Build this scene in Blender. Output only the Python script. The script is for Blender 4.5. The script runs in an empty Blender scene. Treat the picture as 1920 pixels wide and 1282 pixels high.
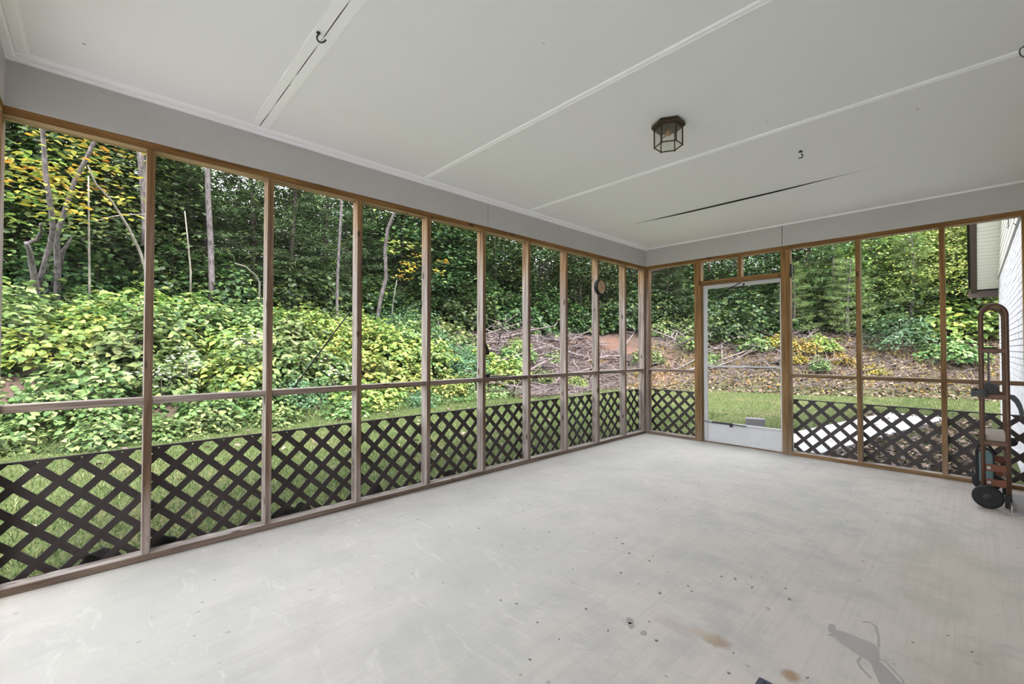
import bpy, math, random
import numpy as np
from mathutils import Vector, Matrix

# ------------------------------------------------------------------ camera, sky, sun, exposure
S = bpy.context.scene
COL = S.collection
CAM = Vector((3.1692, 0.0, 1.177)); YAW, PITCH, ROLL, FPX = -0.8129, 0.0165, 0.0004, 817.96
FW = Vector((math.sin(YAW)*math.cos(PITCH), math.cos(YAW)*math.cos(PITCH), math.sin(PITCH)))
R0 = Vector((math.cos(YAW), -math.sin(YAW), 0)); U0 = R0.cross(FW)
RT = math.cos(ROLL)*R0 + math.sin(ROLL)*U0; UP = -math.sin(ROLL)*R0 + math.cos(ROLL)*U0
cd = bpy.data.cameras.new('camera'); cam = bpy.data.objects.new('camera', cd); COL.objects.link(cam)
cd.sensor_width = 36.0; cd.lens = FPX/1920*36.0; cd.clip_start = 0.02; cd.clip_end = 300
M3 = Matrix((RT, UP, -FW)).transposed()
cam.matrix_world = Matrix.Translation(CAM) @ M3.to_4x4()
S.camera = cam

w = bpy.data.worlds.new('world'); S.world = w; w.use_nodes = True
bg = w.node_tree.nodes['Background']
bg.inputs[0].default_value = (0.93, 0.965, 1.0, 1); bg.inputs[1].default_value = 1.0
sl = bpy.data.lights.new('sun', 'SUN'); so = bpy.data.objects.new('sun', sl); COL.objects.link(so)
sl.energy = 2.4; sl.angle = math.radians(22); sl.color = (1.0, 0.97, 0.90)
so.rotation_euler = Vector((0.55, -0.12, 0.86)).to_track_quat('Z', 'Y').to_euler()
S.view_settings.view_transform = 'Standard'; S.view_settings.look = 'None'
S.view_settings.gamma = 1.0; S.view_settings.use_curve_mapping = False
S.view_settings.exposure = 2.6
S.cycles.max_bounces = 10; S.cycles.diffuse_bounces = 6

# ------------------------------------------------------------------ helpers
rnd = random.Random(7); nrg = np.random.default_rng(7)
L_ = 5.600; ZC = 2.585; ZH = 2.300; ZF = 2.342; YB = -0.345; XH = 3.50

def project(p):
    d = Vector(p) - CAM; z = d.dot(FW)
    return (960 + FPX*d.dot(RT)/z, 641 - FPX*d.dot(UP)/z, z)

def tag(o, label=None, cat=None, group=None, kind=None):
    if label: o['label'] = label
    if cat: o['category'] = cat
    if group: o['group'] = group
    if kind: o['kind'] = kind
    return o

def empty(name, loc=(0, 0, 0), rz=0.0):
    o = bpy.data.objects.new(name, None); o.empty_display_size = 0.1
    o.location = loc; o.rotation_euler = (0, 0, rz); COL.objects.link(o); return o

def link(name, me, mat, parent=None):
    if mat is not None and not me.materials: me.materials.append(mat)
    o = bpy.data.objects.new(name, me); COL.objects.link(o)
    if parent is not None: o.parent = parent
    return o

class MB:
    def __init__(s): s.v = []; s.f = []
    def add(s, vs, fs):
        n = len(s.v); s.v += [tuple(v) for v in vs]; s.f += [tuple(i+n for i in f) for f in fs]; return s
    def box(s, a, b):
        x0, y0, z0 = a; x1, y1, z1 = b
        return s.add([(x0,y0,z0),(x1,y0,z0),(x1,y1,z0),(x0,y1,z0),(x0,y0,z1),(x1,y0,z1),(x1,y1,z1),(x0,y1,z1)],
                     [(0,3,2,1),(4,5,6,7),(0,1,5,4),(1,2,6,5),(2,3,7,6),(3,0,4,7)])
    def prism(s, poly, ax, lo, hi):                      # poly in the two other axes, extruded along ax
        n = len(poly); vs = []
        for h in (lo, hi):
            for a, b in poly:
                vs.append({0: (h, a, b), 1: (a, h, b), 2: (a, b, h)}[ax])
        fs = [tuple(range(n))[::-1], tuple(range(n, 2*n))]
        fs += [(i, (i+1) % n, n+(i+1) % n, n+i) for i in range(n)]
        return s.add(vs, fs)
    def tube(s, pts, r, n=8, cap=True):
        pts = [Vector(p) for p in pts]; m = len(pts)
        rs = r if isinstance(r, (list, tuple)) else [r]*m
        vs = []; ref = None
        for i, p in enumerate(pts):
            t = (pts[min(i+1, m-1)] - pts[max(i-1, 0)]).normalized()
            if ref is None:
                ref = Vector((0, 0, 1)) if abs(t.z) < 0.9 else Vector((1, 0, 0))
            a = t.cross(ref)
            if a.length < 1e-5: a = t.cross(Vector((0.3, 1, 0.2)))
            a.normalize(); b = t.cross(a).normalized(); ref = a.cross(t).normalized()
            for k in range(n):
                g = 2*math.pi*k/n; vs.append(p + (a*math.cos(g) + b*math.sin(g))*rs[i])
        fs = [(i*n+k, i*n+(k+1) % n, (i+1)*n+(k+1) % n, (i+1)*n+k) for i in range(m-1) for k in range(n)]
        if cap: fs += [tuple(range(n))[::-1], tuple(range((m-1)*n, m*n))]
        return s.add(vs, fs)
    def lathe(s, prof, c, ax=2, n=24):                   # prof: (radius, height) list, along axis ax
        vs = []
        for r, h in prof:
            for k in range(n):
                g = 2*math.pi*k/n; a, b = r*math.cos(g), r*math.sin(g)
                d = {0: (h, a, b), 1: (a, h, b), 2: (a, b, h)}[ax]
                vs.append((c[0]+d[0], c[1]+d[1], c[2]+d[2]))
        m = len(prof)
        fs = [(i*n+k, i*n+(k+1) % n, (i+1)*n+(k+1) % n, (i+1)*n+k) for i in range(m-1) for k in range(n)]
        fs += [tuple(range(n))[::-1], tuple(range((m-1)*n, m*n))]
        return s.add(vs, fs)
    def mesh(s, name, mat=None, smooth=False, bevel=0):
        me = bpy.data.meshes.new(name); me.from_pydata(s.v, [], s.f); me.update()
        if smooth: me.polygons.foreach_set('use_smooth', [True]*len(me.polygons))
        if mat is not None: me.materials.append(mat)
        return me
    def build(s, name, mat, parent=None, smooth=False, bevel=0):
        o = link(name, s.mesh(name, mat, smooth), None, parent)
        if bevel:
            b = o.modifiers.new('bevel', 'BEVEL'); b.width = bevel; b.segments = 2; b.limit_method = 'ANGLE'
        return o

def copy_tree(o, parent=None):
    c = o.copy(); COL.objects.link(c); c.parent = parent
    for ch in o.children: copy_tree(ch, c)
    return c

# ------------------------------------------------------------------ materials
class NT:
    def __init__(s, name):
        s.m = bpy.data.materials.new(name); s.m.use_nodes = True; s.t = s.m.node_tree
        s.b = s.t.nodes['Principled BSDF']; s.out = s.t.nodes['Material Output']
    def n(s, typ, **kw):
        nd = s.t.nodes.new(typ)
        for k, v in kw.items():
            if k.startswith('i_'):
                key = k[2:]; nd.inputs[int(key) if key.isdigit() else key].default_value = v
            else: setattr(nd, k, v)
        return nd
    def l(s, a, b): s.t.links.new(a, b)
    def pos(s, scale=(1, 1, 1), obj=False):
        tc = s.n('ShaderNodeTexCoord'); mp = s.n('ShaderNodeMapping'); mp.inputs['Scale'].default_value = scale
        if obj: s.l(tc.outputs['Object'], mp.inputs[0])
        else: s.l(s.n('ShaderNodeNewGeometry').outputs['Position'], mp.inputs[0])
        return mp.outputs[0]
    def noise(s, vec, scale=5, detail=4, rough=0.55, dist=0.0):
        nd = s.n('ShaderNodeTexNoise'); s.l(vec, nd.inputs['Vector'])
        nd.inputs['Scale'].default_value = scale; nd.inputs['Detail'].default_value = detail
        nd.inputs['Roughness'].default_value = rough; nd.inputs['Distortion'].default_value = dist
        return nd.outputs[0]
    def ramp(s, fac, stops, interp='LINEAR'):
        r = s.n('ShaderNodeValToRGB'); e = r.color_ramp; e.interpolation = interp
        while len(e.elements) < len(stops): e.elements.new(0.5)
        for el, (p, c) in zip(e.elements, stops):
            el.position = p; el.color = (*c, 1) if len(c) == 3 else c
        s.l(fac, r.inputs[0]); return r.outputs[0]
    def mix(s, fac, a, b, mode='MIX'):
        m = s.n('ShaderNodeMix', data_type='RGBA', blend_type=mode)
        for sock, v in ((m.inputs[0], fac), (m.inputs[6], a), (m.inputs[7], b)):
            if isinstance(v, (int, float)): sock.default_value = v
            elif isinstance(v, tuple): sock.default_value = (*v, 1) if len(v) == 3 else v
            else: s.l(v, sock)
        return m.outputs[2]
    def math(s, op, a, b=None, clamp=False):
        m = s.n('ShaderNodeMath', operation=op, use_clamp=clamp)
        for i, v in enumerate((a, b)):
            if v is None: continue
            if isinstance(v, (int, float)): m.inputs[i].default_value = v
            else: s.l(v, m.inputs[i])
        return m.outputs[0]
    def sep(s, vec):
        x = s.n('ShaderNodeSeparateXYZ'); s.l(vec, x.inputs[0]); return x.outputs
    def col(s, c):
        if isinstance(c, tuple): s.b.inputs['Base Color'].default_value = (*c, 1)
        else: s.l(c, s.b.inputs['Base Color'])
    def set(s, rough=0.6, spec=0.3, metal=0.0):
        s.b.inputs['Roughness'].default_value = rough; s.b.inputs['Metallic'].default_value = metal
        s.b.inputs['Specular IOR Level'].default_value = spec; return s
    def bump(s, h, strength=0.2, dist=0.01):
        b = s.n('ShaderNodeBump'); b.inputs['Strength'].default_value = strength; b.inputs['Distance'].default_value = dist
        s.l(h, b.inputs['Height']); s.l(b.outputs[0], s.b.inputs['Normal'])

def plain(name, c, rough=0.6, spec=0.3, metal=0.0, var=0.12, scale=12):
    t = NT(name).set(rough, spec, metal)
    nz = t.noise(t.pos(), scale, 4)
    t.col(t.mix(t.math('MULTIPLY', nz, 1.0), tuple(x*(1-var) for x in c), tuple(min(1, x*(1+var)) for x in c)))
    return t.m

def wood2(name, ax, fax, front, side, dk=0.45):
    """grain along ax; the face towards the room (normal along fax) keeps its stain, the others are paler from weather and from light put into the colour; colours listed by height"""
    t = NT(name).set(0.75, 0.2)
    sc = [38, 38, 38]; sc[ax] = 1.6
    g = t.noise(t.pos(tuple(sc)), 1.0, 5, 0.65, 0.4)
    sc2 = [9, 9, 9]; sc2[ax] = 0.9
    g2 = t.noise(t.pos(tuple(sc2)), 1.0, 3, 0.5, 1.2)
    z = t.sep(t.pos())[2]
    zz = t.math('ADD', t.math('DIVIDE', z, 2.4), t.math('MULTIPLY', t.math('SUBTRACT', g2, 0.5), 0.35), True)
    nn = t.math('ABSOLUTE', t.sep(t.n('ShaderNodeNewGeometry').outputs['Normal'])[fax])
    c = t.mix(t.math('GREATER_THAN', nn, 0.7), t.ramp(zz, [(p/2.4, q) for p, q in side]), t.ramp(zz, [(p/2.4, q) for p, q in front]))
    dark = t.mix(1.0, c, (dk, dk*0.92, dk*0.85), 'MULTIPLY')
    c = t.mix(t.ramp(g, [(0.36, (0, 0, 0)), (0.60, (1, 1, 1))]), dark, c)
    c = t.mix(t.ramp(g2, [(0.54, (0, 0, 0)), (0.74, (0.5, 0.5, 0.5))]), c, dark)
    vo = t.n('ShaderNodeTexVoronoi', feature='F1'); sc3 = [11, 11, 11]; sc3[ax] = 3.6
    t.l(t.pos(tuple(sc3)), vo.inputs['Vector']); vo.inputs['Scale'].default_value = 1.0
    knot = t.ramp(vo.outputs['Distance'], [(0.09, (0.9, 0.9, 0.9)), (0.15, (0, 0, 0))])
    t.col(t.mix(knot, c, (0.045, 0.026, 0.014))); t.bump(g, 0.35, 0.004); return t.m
M = {}
GREY = (0.40, 0.345, 0.32); BRN = (0.225, 0.145, 0.098); ORG = (0.34, 0.195, 0.082)
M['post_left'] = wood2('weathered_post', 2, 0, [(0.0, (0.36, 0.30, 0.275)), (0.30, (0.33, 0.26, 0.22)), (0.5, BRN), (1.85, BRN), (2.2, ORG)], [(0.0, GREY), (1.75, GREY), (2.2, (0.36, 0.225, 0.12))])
M['post_far'] = wood2('brown_post', 2, 1, [(0.0, (0.30, 0.21, 0.14)), (0.3, (0.25, 0.155, 0.075)), (2.2, (0.32, 0.175, 0.062))], [(0.0, (0.46, 0.38, 0.30)), (2.2, (0.42, 0.29, 0.16))])  # paler sides: the daylight on them is put into the colour
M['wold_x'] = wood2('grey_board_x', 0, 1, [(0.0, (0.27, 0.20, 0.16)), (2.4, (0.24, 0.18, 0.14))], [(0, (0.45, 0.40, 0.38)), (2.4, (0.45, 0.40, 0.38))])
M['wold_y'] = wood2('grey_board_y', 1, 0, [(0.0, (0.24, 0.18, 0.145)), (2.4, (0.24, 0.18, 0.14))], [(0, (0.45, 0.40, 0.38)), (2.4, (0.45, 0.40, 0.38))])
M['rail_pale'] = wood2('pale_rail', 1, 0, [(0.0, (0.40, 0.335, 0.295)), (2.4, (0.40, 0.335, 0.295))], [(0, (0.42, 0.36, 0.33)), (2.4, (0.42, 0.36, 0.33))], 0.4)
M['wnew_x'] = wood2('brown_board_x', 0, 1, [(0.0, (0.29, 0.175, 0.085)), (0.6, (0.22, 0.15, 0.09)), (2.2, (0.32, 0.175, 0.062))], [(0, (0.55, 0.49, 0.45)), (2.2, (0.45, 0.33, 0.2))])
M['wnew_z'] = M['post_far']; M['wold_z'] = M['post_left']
M['whead_x'] = wood2('header_board_x', 0, 1, [(0, (0.29, 0.15, 0.052)), (2.4, (0.29, 0.15, 0.052))], [(0, (0.50, 0.36, 0.22)), (2.4, (0.50, 0.36, 0.22))])  # both headers: pale underside has the floor's bounce light in its colour
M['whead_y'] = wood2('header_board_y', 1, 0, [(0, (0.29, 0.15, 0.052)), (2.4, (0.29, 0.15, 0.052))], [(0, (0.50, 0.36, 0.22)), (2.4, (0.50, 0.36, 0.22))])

def ceiling_mat():
    t = NT('ceiling_paint').set(0.65, 0.25)
    p = t.pos(); a = t.noise(p, 1.6, 5, 0.6); b = t.noise(p, 45, 3)
    c = t.mix(a, (0.845, 0.845, 0.845), (0.885, 0.885, 0.885))
    vo = t.n('ShaderNodeTexVoronoi'); t.l(p, vo.inputs['Vector']); vo.inputs['Scale'].default_value = 2.6
    sp = t.ramp(vo.outputs['Distance'], [(0.012, (1, 1, 1)), (0.022, (0, 0, 0))])
    t.col(t.mix(t.math('MULTIPLY', sp, 0.7), c, (0.16, 0.15, 0.14))); t.bump(b, 0.06, 0.002); return t.m
M['ceiling'] = ceiling_mat()
M['trim'] = plain('white_trim_paint', (0.955, 0.955, 0.955), 0.5, 0.35, var=0.015)

def fascia_mat():
    t = NT('grey_beam_paint').set(0.7, 0.25)
    p = t.pos(); a = t.noise(p, 2.2, 5, 0.6); b = t.noise(p, 30, 4, 0.7)
    c = t.mix(a, (0.48, 0.46, 0.44), (0.58, 0.56, 0.54))
    c = t.mix(t.ramp(b, [(0.60, (0, 0, 0)), (0.78, (0.5, 0.5, 0.5))]), c, (0.30, 0.28, 0.26)); t.col(c); t.bump(b, 0.08, 0.002)
    return t.m
M['fascia'] = fascia_mat()

def floor_mat():
    t = NT('worn_concrete').set(0.72, 0.3)
    p = t.pos(); x, y, z = t.sep(p)
    a = t.noise(p, 0.9, 6, 0.62, 0.3); b = t.noise(p, 3.5, 6, 0.65); f = t.noise(p, 70, 4, 0.7)
    st = t.noise(t.pos((46, 1.1, 1)), 1.0, 4, 0.65)
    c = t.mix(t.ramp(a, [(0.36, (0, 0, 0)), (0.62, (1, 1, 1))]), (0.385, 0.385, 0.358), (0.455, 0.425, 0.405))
    # worn sealer, warmer concrete to the right; left coloured darker to offset its daylight
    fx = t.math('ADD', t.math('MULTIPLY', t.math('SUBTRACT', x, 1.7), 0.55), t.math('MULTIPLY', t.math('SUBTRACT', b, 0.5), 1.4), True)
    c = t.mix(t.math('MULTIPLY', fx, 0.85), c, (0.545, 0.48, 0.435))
    c = t.mix(t.ramp(b, [(0.32, (0.8, 0.8, 0.8)), (0.52, (0, 0, 0))]), c, (0.36, 0.35, 0.335))
    c = t.mix(t.math('MULTIPLY', t.ramp(st, [(0.45, (0, 0, 0)), (0.7, (1, 1, 1))]), 0.42), c, (0.36, 0.325, 0.30))
    sw = t.noise(t.pos((3.5, 9, 1)), 1.0, 5, 0.7, 1.5)
    c = t.mix(t.ramp(sw, [(0.56, (0, 0, 0)), (0.72, (0.55, 0.55, 0.55))]), c, (0.54, 0.525, 0.50))
    c = t.mix(t.ramp(f, [(0.62, (0, 0, 0)), (0.8, (0.45, 0.45, 0.45))]), c, (0.36, 0.34, 0.32))
    # drips and spots, in two sizes, denser in the lower right corner
    for sc, r0, r1, amt in ((5.0, 0.045, 0.085, 0.55), (11.0, 0.06, 0.10, 0.6)):
        vo = t.n('ShaderNodeTexVoronoi'); vo.inputs['Scale'].default_value = sc
        wv = t.n('ShaderNodeVectorMath', operation='ADD'); t.l(p, wv.inputs[0])
        sv = t.n('ShaderNodeVectorMath', operation='SCALE'); sv.inputs['Scale'].default_value = 0.05
        nzc = t.n('ShaderNodeTexNoise'); nzc.inputs['Scale'].default_value = 14; t.l(p, nzc.inputs['Vector'])
        t.l(nzc.outputs['Color'], sv.inputs[0]); t.l(sv.outputs[0], wv.inputs[1]); t.l(wv.outputs[0], vo.inputs['Vector'])
        rr = t.sep(vo.outputs['Color'])[0]
        msk = t.math('MULTIPLY', t.ramp(vo.outputs['Distance'], [(r0, (1, 1, 1)), (r1, (0, 0, 0))]), t.math('GREATER_THAN', rr, 0.55))
        c = t.mix(t.math('MULTIPLY', msk, amt), c, (0.22, 0.20, 0.185))
    # rust and mud stains
    def blot(cx, cy, rx, ry, colr, amt):
        nonlocal c
        dx = t.math('DIVIDE', t.math('SUBTRACT', x, cx), rx); dy = t.math('DIVIDE', t.math('SUBTRACT', y, cy), ry)
        d = t.math('SQRT', t.math('ADD', t.math('POWER', dx, 2), t.math('POWER', dy, 2)))
        d = t.math('ADD', d, t.math('MULTIPLY', t.math('SUBTRACT', b, 0.5), 2.2))
        d = t.math('ADD', d, t.math('MULTIPLY', t.math('SUBTRACT', f, 0.5), 0.8))
        c = t.mix(t.math('MULTIPLY', t.ramp(d, [(0.35, (1, 1, 1)), (1.0, (0, 0, 0))]), amt), c, colr)
    blot(2.45, 1.82, 0.055, 0.045, (0.27, 0.20, 0.13), 0.75); blot(2.39, 1.825, 0.06, 0.03, (0.40, 0.33, 0.24), 0.6)
    blot(2.705, 1.828, 0.035, 0.04, (0.27, 0.17, 0.09), 0.85); blot(2.27, 1.79, 0.12, 0.05, (0.36, 0.30, 0.29), 0.45)
    blot(3.1, 3.2, 0.35, 0.9, (0.46, 0.42, 0.33), 0.35); blot(3.15, 2.3, 0.25, 0.35, (0.36, 0.32, 0.24), 0.4)
    blot(2.14, 1.67, 0.05, 0.03, (0.30, 0.28, 0.275), 0.5)
    t.col(c); t.bump(t.mix(0.6, f, st), 0.12, 0.003)
    return t.m
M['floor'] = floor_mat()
M['damp'] = plain('damp_stain', (0.27, 0.245, 0.235), 0.5, 0.4, var=0.15, scale=9)
M['spot'] = plain('dark_spots', (0.17, 0.155, 0.145), 0.7, 0.2, var=0.3, scale=20)
M['lattice'] = plain('dark_brown_plastic', (0.030, 0.020, 0.020), 0.5, 0.4, var=0.35, scale=18)
M['white_metal'] = plain('white_painted_metal', (0.50, 0.495, 0.505), 0.4, 0.4, var=0.06, scale=6)
M['kick'] = None
def kick_mat():
    t = NT('chipped_white_panel').set(0.45, 0.4); p = t.pos()
    vo = t.n('ShaderNodeTexVoronoi'); vo.inputs['Scale'].default_value = 8.5; t.l(p, vo.inputs['Vector'])
    m = t.math('MULTIPLY', t.ramp(vo.outputs['Distance'], [(0.05, (1, 1, 1)), (0.085, (0, 0, 0))]), t.math('GREATER_THAN', t.sep(vo.outputs['Color'])[1], 0.55))
    s2 = t.noise(p, 6, 5, 0.6); c = t.mix(s2, (0.50, 0.50, 0.52), (0.64, 0.64, 0.66))
    t.col(t.mix(m, c, (0.05, 0.03, 0.02))); return t.m
M['kick'] = kick_mat()
M['black'] = plain('black_metal', (0.014, 0.013, 0.014), 0.45, 0.4)
M['rubber'] = plain('black_rubber', (0.016, 0.016, 0.018), 0.7, 0.3, var=0.3, scale=30)
M['strap'] = plain('charcoal_webbing', (0.075, 0.08, 0.078), 0.8, 0.2, var=0.2, scale=60)
M['rust_steel'] = plain('rusty_brown_steel', (0.12, 0.065, 0.042), 0.45, 0.4, 0.35, 0.35, 14)
M['rust_plate'] = plain('red_brown_plate', (0.15, 0.052, 0.026), 0.55, 0.35, 0.1, 0.3, 16)
M['worn_pad'] = plain('worn_tan_pad', (0.36, 0.31, 0.26), 0.8, 0.2, var=0.15, scale=25)
M['teal'] = plain('grey_teal_belt_cover', (0.10, 0.17, 0.175), 0.5, 0.35, var=0.12, scale=20)
M['zinc'] = plain('zinc_plate', (0.36, 0.34, 0.335), 0.42, 0.5, 0.6, 0.18, 7)
M['bronze'] = plain('aged_bronze', (0.060, 0.040, 0.022), 0.4, 0.5, 0.6, 0.3, 40)
M['brass'] = plain('dull_brass', (0.42, 0.27, 0.09), 0.35, 0.5, 0.8, 0.15, 30)
M['iron'] = plain('grey_iron', (0.10, 0.10, 0.10), 0.45, 0.5, 0.7, 0.2, 40)
M['dial'] = plain('tan_dial', (0.42, 0.30, 0.17), 0.5, 0.3, var=0.35, scale=22)
M['ink'] = plain('dark_ink', (0.05, 0.04, 0.035), 0.6, 0.2)
M['mat'] = plain('dark_blue_rubber_mat', (0.045, 0.052, 0.075), 0.6, 0.3, var=0.25, scale=40)
M['brown_trim'] = plain('brown_house_trim', (0.075, 0.050, 0.042), 0.5, 0.35, var=0.12)
M['siding'] = plain('cream_siding', (0.78, 0.78, 0.73), 0.6, 0.3, var=0.05)
M['brick'] = plain('white_painted_brick', (0.60, 0.59, 0.63), 0.8, 0.2, var=0.14, scale=7)
M['mortar'] = plain('grey_mortar', (0.30, 0.295, 0.31), 0.9, 0.1, var=0.2)
M['attic'] = plain('dark_attic_board', (0.03, 0.028, 0.025), 0.9, 0.1)
M['path'] = plain('pale_concrete', (0.40, 0.395, 0.405), 0.85, 0.2, var=0.1, scale=5)
M['block'] = plain('grey_stone_block', (0.15, 0.14, 0.16), 0.9, 0.15, var=0.2, scale=9)

def glass_mat(name, alpha, tint):
    t = NT(name); tr = t.n('ShaderNodeBsdfTransparent'); gl = t.n('ShaderNodeBsdfGlossy'); gl.inputs['Roughness'].default_value = 0.08
    tr.inputs[0].default_value = (*tint, 1); mx = t.n('ShaderNodeMixShader'); mx.inputs[0].default_value = alpha
    t.l(tr.outputs[0], mx.inputs[1]); t.l(gl.outputs[0], mx.inputs[2]); t.l(mx.outputs[0], t.out.inputs[0]); return t.m
M['glass'] = glass_mat('clear_lantern_glass', 0.12, (0.93, 0.94, 0.91))
def screen_mat():
    # woven wire: the share of each ray the wires stop grows as the mesh is seen more aslant
    t = NT('insect_screen'); tr = t.n('ShaderNodeBsdfTransparent'); df = t.n('ShaderNodeBsdfDiffuse')
    df.inputs[0].default_value = (0.24, 0.24, 0.235, 1); mx = t.n('ShaderNodeMixShader')
    g = t.n('ShaderNodeNewGeometry'); dt = t.n('ShaderNodeVectorMath', operation='DOT_PRODUCT'); t.l(g.outputs['Normal'], dt.inputs[0]); t.l(g.outputs['Incoming'], dt.inputs[1])
    cs = t.math('MAXIMUM', t.math('ABSOLUTE', dt.outputs['Value']), 0.12)
    t.l(t.math('SUBTRACT', 1.0, t.math('POWER', 0.94, t.math('DIVIDE', 1.0, cs))), mx.inputs[0])
    t.l(tr.outputs[0], mx.inputs[1]); t.l(df.outputs[0], mx.inputs[2]); t.l(mx.outputs[0], t.out.inputs[0]); return t.m
M['screen'] = screen_mat()

def leaf_mat(name, stops, trans=0.30, rough=0.5, vary=0.25):
    t = NT(name).set(rough, 0.35)
    g = t.n('ShaderNodeNewGeometry'); c = t.ramp(g.outputs['Random Per Island'], stops)
    oi = t.n('ShaderNodeObjectInfo'); hs = t.n('ShaderNodeHueSaturation')
    t.l(t.math('ADD', t.math('MULTIPLY', oi.outputs['Random'], 0.05), 0.475), hs.inputs['Hue'])
    t.l(t.math('ADD', t.math('MULTIPLY', oi.outputs['Random'], vary*2), 1-vary), hs.inputs['Value'])
    t.l(c, hs.inputs['Color']); t.l(hs.outputs[0], t.b.inputs['Base Color'])
    tl = t.n('ShaderNodeBsdfTranslucent'); t.l(hs.outputs[0], tl.inputs[0])
    mx = t.n('ShaderNodeMixShader'); mx.inputs[0].default_value = trans
    t.l(t.b.outputs[0], mx.inputs[1]); t.l(tl.outputs[0], mx.inputs[2]); t.l(mx.outputs[0], t.out.inputs[0]); return t.m
LM = dict(
    green=leaf_mat('green_leaves', [(0, (0.03, 0.07, 0.018)), (0.4, (0.08, 0.145, 0.04)), (0.75, (0.155, 0.225, 0.075)), (1, (0.30, 0.34, 0.14))]),
    lime=leaf_mat('yellow_green_leaves', [(0, (0.06, 0.11, 0.02)), (0.45, (0.14, 0.205, 0.045)), (0.8, (0.25, 0.30, 0.07)), (1, (0.40, 0.38, 0.08))]),
    blue=leaf_mat('blue_green_leaves', [(0, (0.03, 0.08, 0.035)), (0.6, (0.06, 0.14, 0.06)), (1, (0.14, 0.24, 0.13))]),
    dark=leaf_mat('dark_forest_leaves', [(0, (0.010, 0.026, 0.008)), (0.55, (0.025, 0.055, 0.014)), (0.9, (0.06, 0.10, 0.025)), (1, (0.15, 0.17, 0.04))]),
    cedar=leaf_mat('cedar_needles', [(0, (0.014, 0.032, 0.012)), (0.55, (0.04, 0.078, 0.028)), (0.9, (0.11, 0.16, 0.06)), (1, (0.17, 0.23, 0.09))]),
    pine=leaf_mat('pine_needles', [(0, (0.075, 0.14, 0.045)), (0.5, (0.18, 0.27, 0.085)), (1, (0.32, 0.40, 0.16))]),
    yellow=leaf_mat('yellow_leaves', [(0, (0.10, 0.14, 0.03)), (0.35, (0.22, 0.20, 0.035)), (0.75, (0.36, 0.27, 0.04)), (1, (0.38, 0.17, 0.025))]),
    litter=leaf_mat('fallen_leaf_litter', [(0, (0.03, 0.02, 0.018)), (0.4, (0.10, 0.066, 0.052)), (0.75, (0.20, 0.135, 0.10)), (1, (0.32, 0.22, 0.15))], 0.1),
    grass=leaf_mat('grass_blades', [(0, (0.035, 0.06, 0.017)), (0.5, (0.07, 0.108, 0.028)), (0.85, (0.125, 0.165, 0.05)), (1, (0.22, 0.20, 0.10))], 0.3),
    straw=leaf_mat('dry_grass', [(0, (0.14, 0.13, 0.05)), (0.5, (0.28, 0.22, 0.10)), (1, (0.42, 0.34, 0.18))], 0.3),
    white=leaf_mat('white_petals', [(0, (0.5, 0.5, 0.48)), (1, (0.75, 0.74, 0.72))], 0.2),
)
def bark(name, a, b):
    t = NT(name).set(0.9, 0.1); p = t.pos((14, 14, 3)); n1 = t.noise(p, 1.5, 5, 0.7)
    t.col(t.mix(t.ramp(n1, [(0.35, (0, 0, 0)), (0.65, (1, 1, 1))]), a, b)); t.bump(n1, 0.6, 0.02); return t.m
M['bark'] = bark('grey_bark', (0.05, 0.042, 0.042), (0.18, 0.155, 0.165))
M['bark_dark'] = bark('dark_bark', (0.03, 0.024, 0.02), (0.085, 0.07, 0.065))
M['bark_pale'] = bark('pale_bare_stem', (0.11, 0.10, 0.085), (0.27, 0.245, 0.215))
M['deadwood'] = bark('dead_wood', (0.06, 0.047, 0.047), (0.22, 0.18, 0.185))

# ------------------------------------------------------------------ the ground outside
FOOT = np.array([(-4.6, -14), (-4.6, 0), (-4.75, 2), (-4.95, 5), (-5.3, 8.5), (-4.5, 11.3), (-2.3, 13.0), (0.5, 14.0), (2, 15.0), (6, 16.2), (22, 18)], float)
POLY = np.vstack([FOOT, [(22, -14)]])
def sdist(x, y):
    x = np.asarray(x, float); y = np.asarray(y, float); d = np.full(x.shape, 1e9)
    for a, b in zip(FOOT[:-1], FOOT[1:]):
        ab = b-a; t = np.clip(((x-a[0])*ab[0] + (y-a[1])*ab[1])/(ab@ab), 0, 1)
        d = np.minimum(d, np.hypot(x-a[0]-t*ab[0], y-a[1]-t*ab[1]))
    ins = np.zeros(x.shape, bool)
    for a, b in zip(POLY, np.roll(POLY, -1, 0)):
        c = ((a[1] > y) != (b[1] > y))
        with np.errstate(divide='ignore', invalid='ignore'):
            xi = (b[0]-a[0])*(y-a[1])/(b[1]-a[1]) + a[0]
        ins ^= c & (x < xi)
    return np.where(ins, -d, d)
def H(x, y):
    s = sdist(x, y)
    z = np.interp(s, [-20, -5, -3, 0, 1, 3, 5, 8, 14, 25, 45], [-.11, -.11, -.09, -.03, .42, 1.40, 1.90, 2.35, 3.3, 7.0, 12])
    bump = 0.10*np.sin(1.7*x+0.6*y)*np.sin(1.3*y-0.4*x) + 0.05*np.sin(4.1*x+1)*np.sin(3.7*y)
    return z + bump*np.clip(s/1.5, 0, 1)
def Hs(x, y): return float(H(np.array([x]), np.array([y]))[0])

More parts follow.
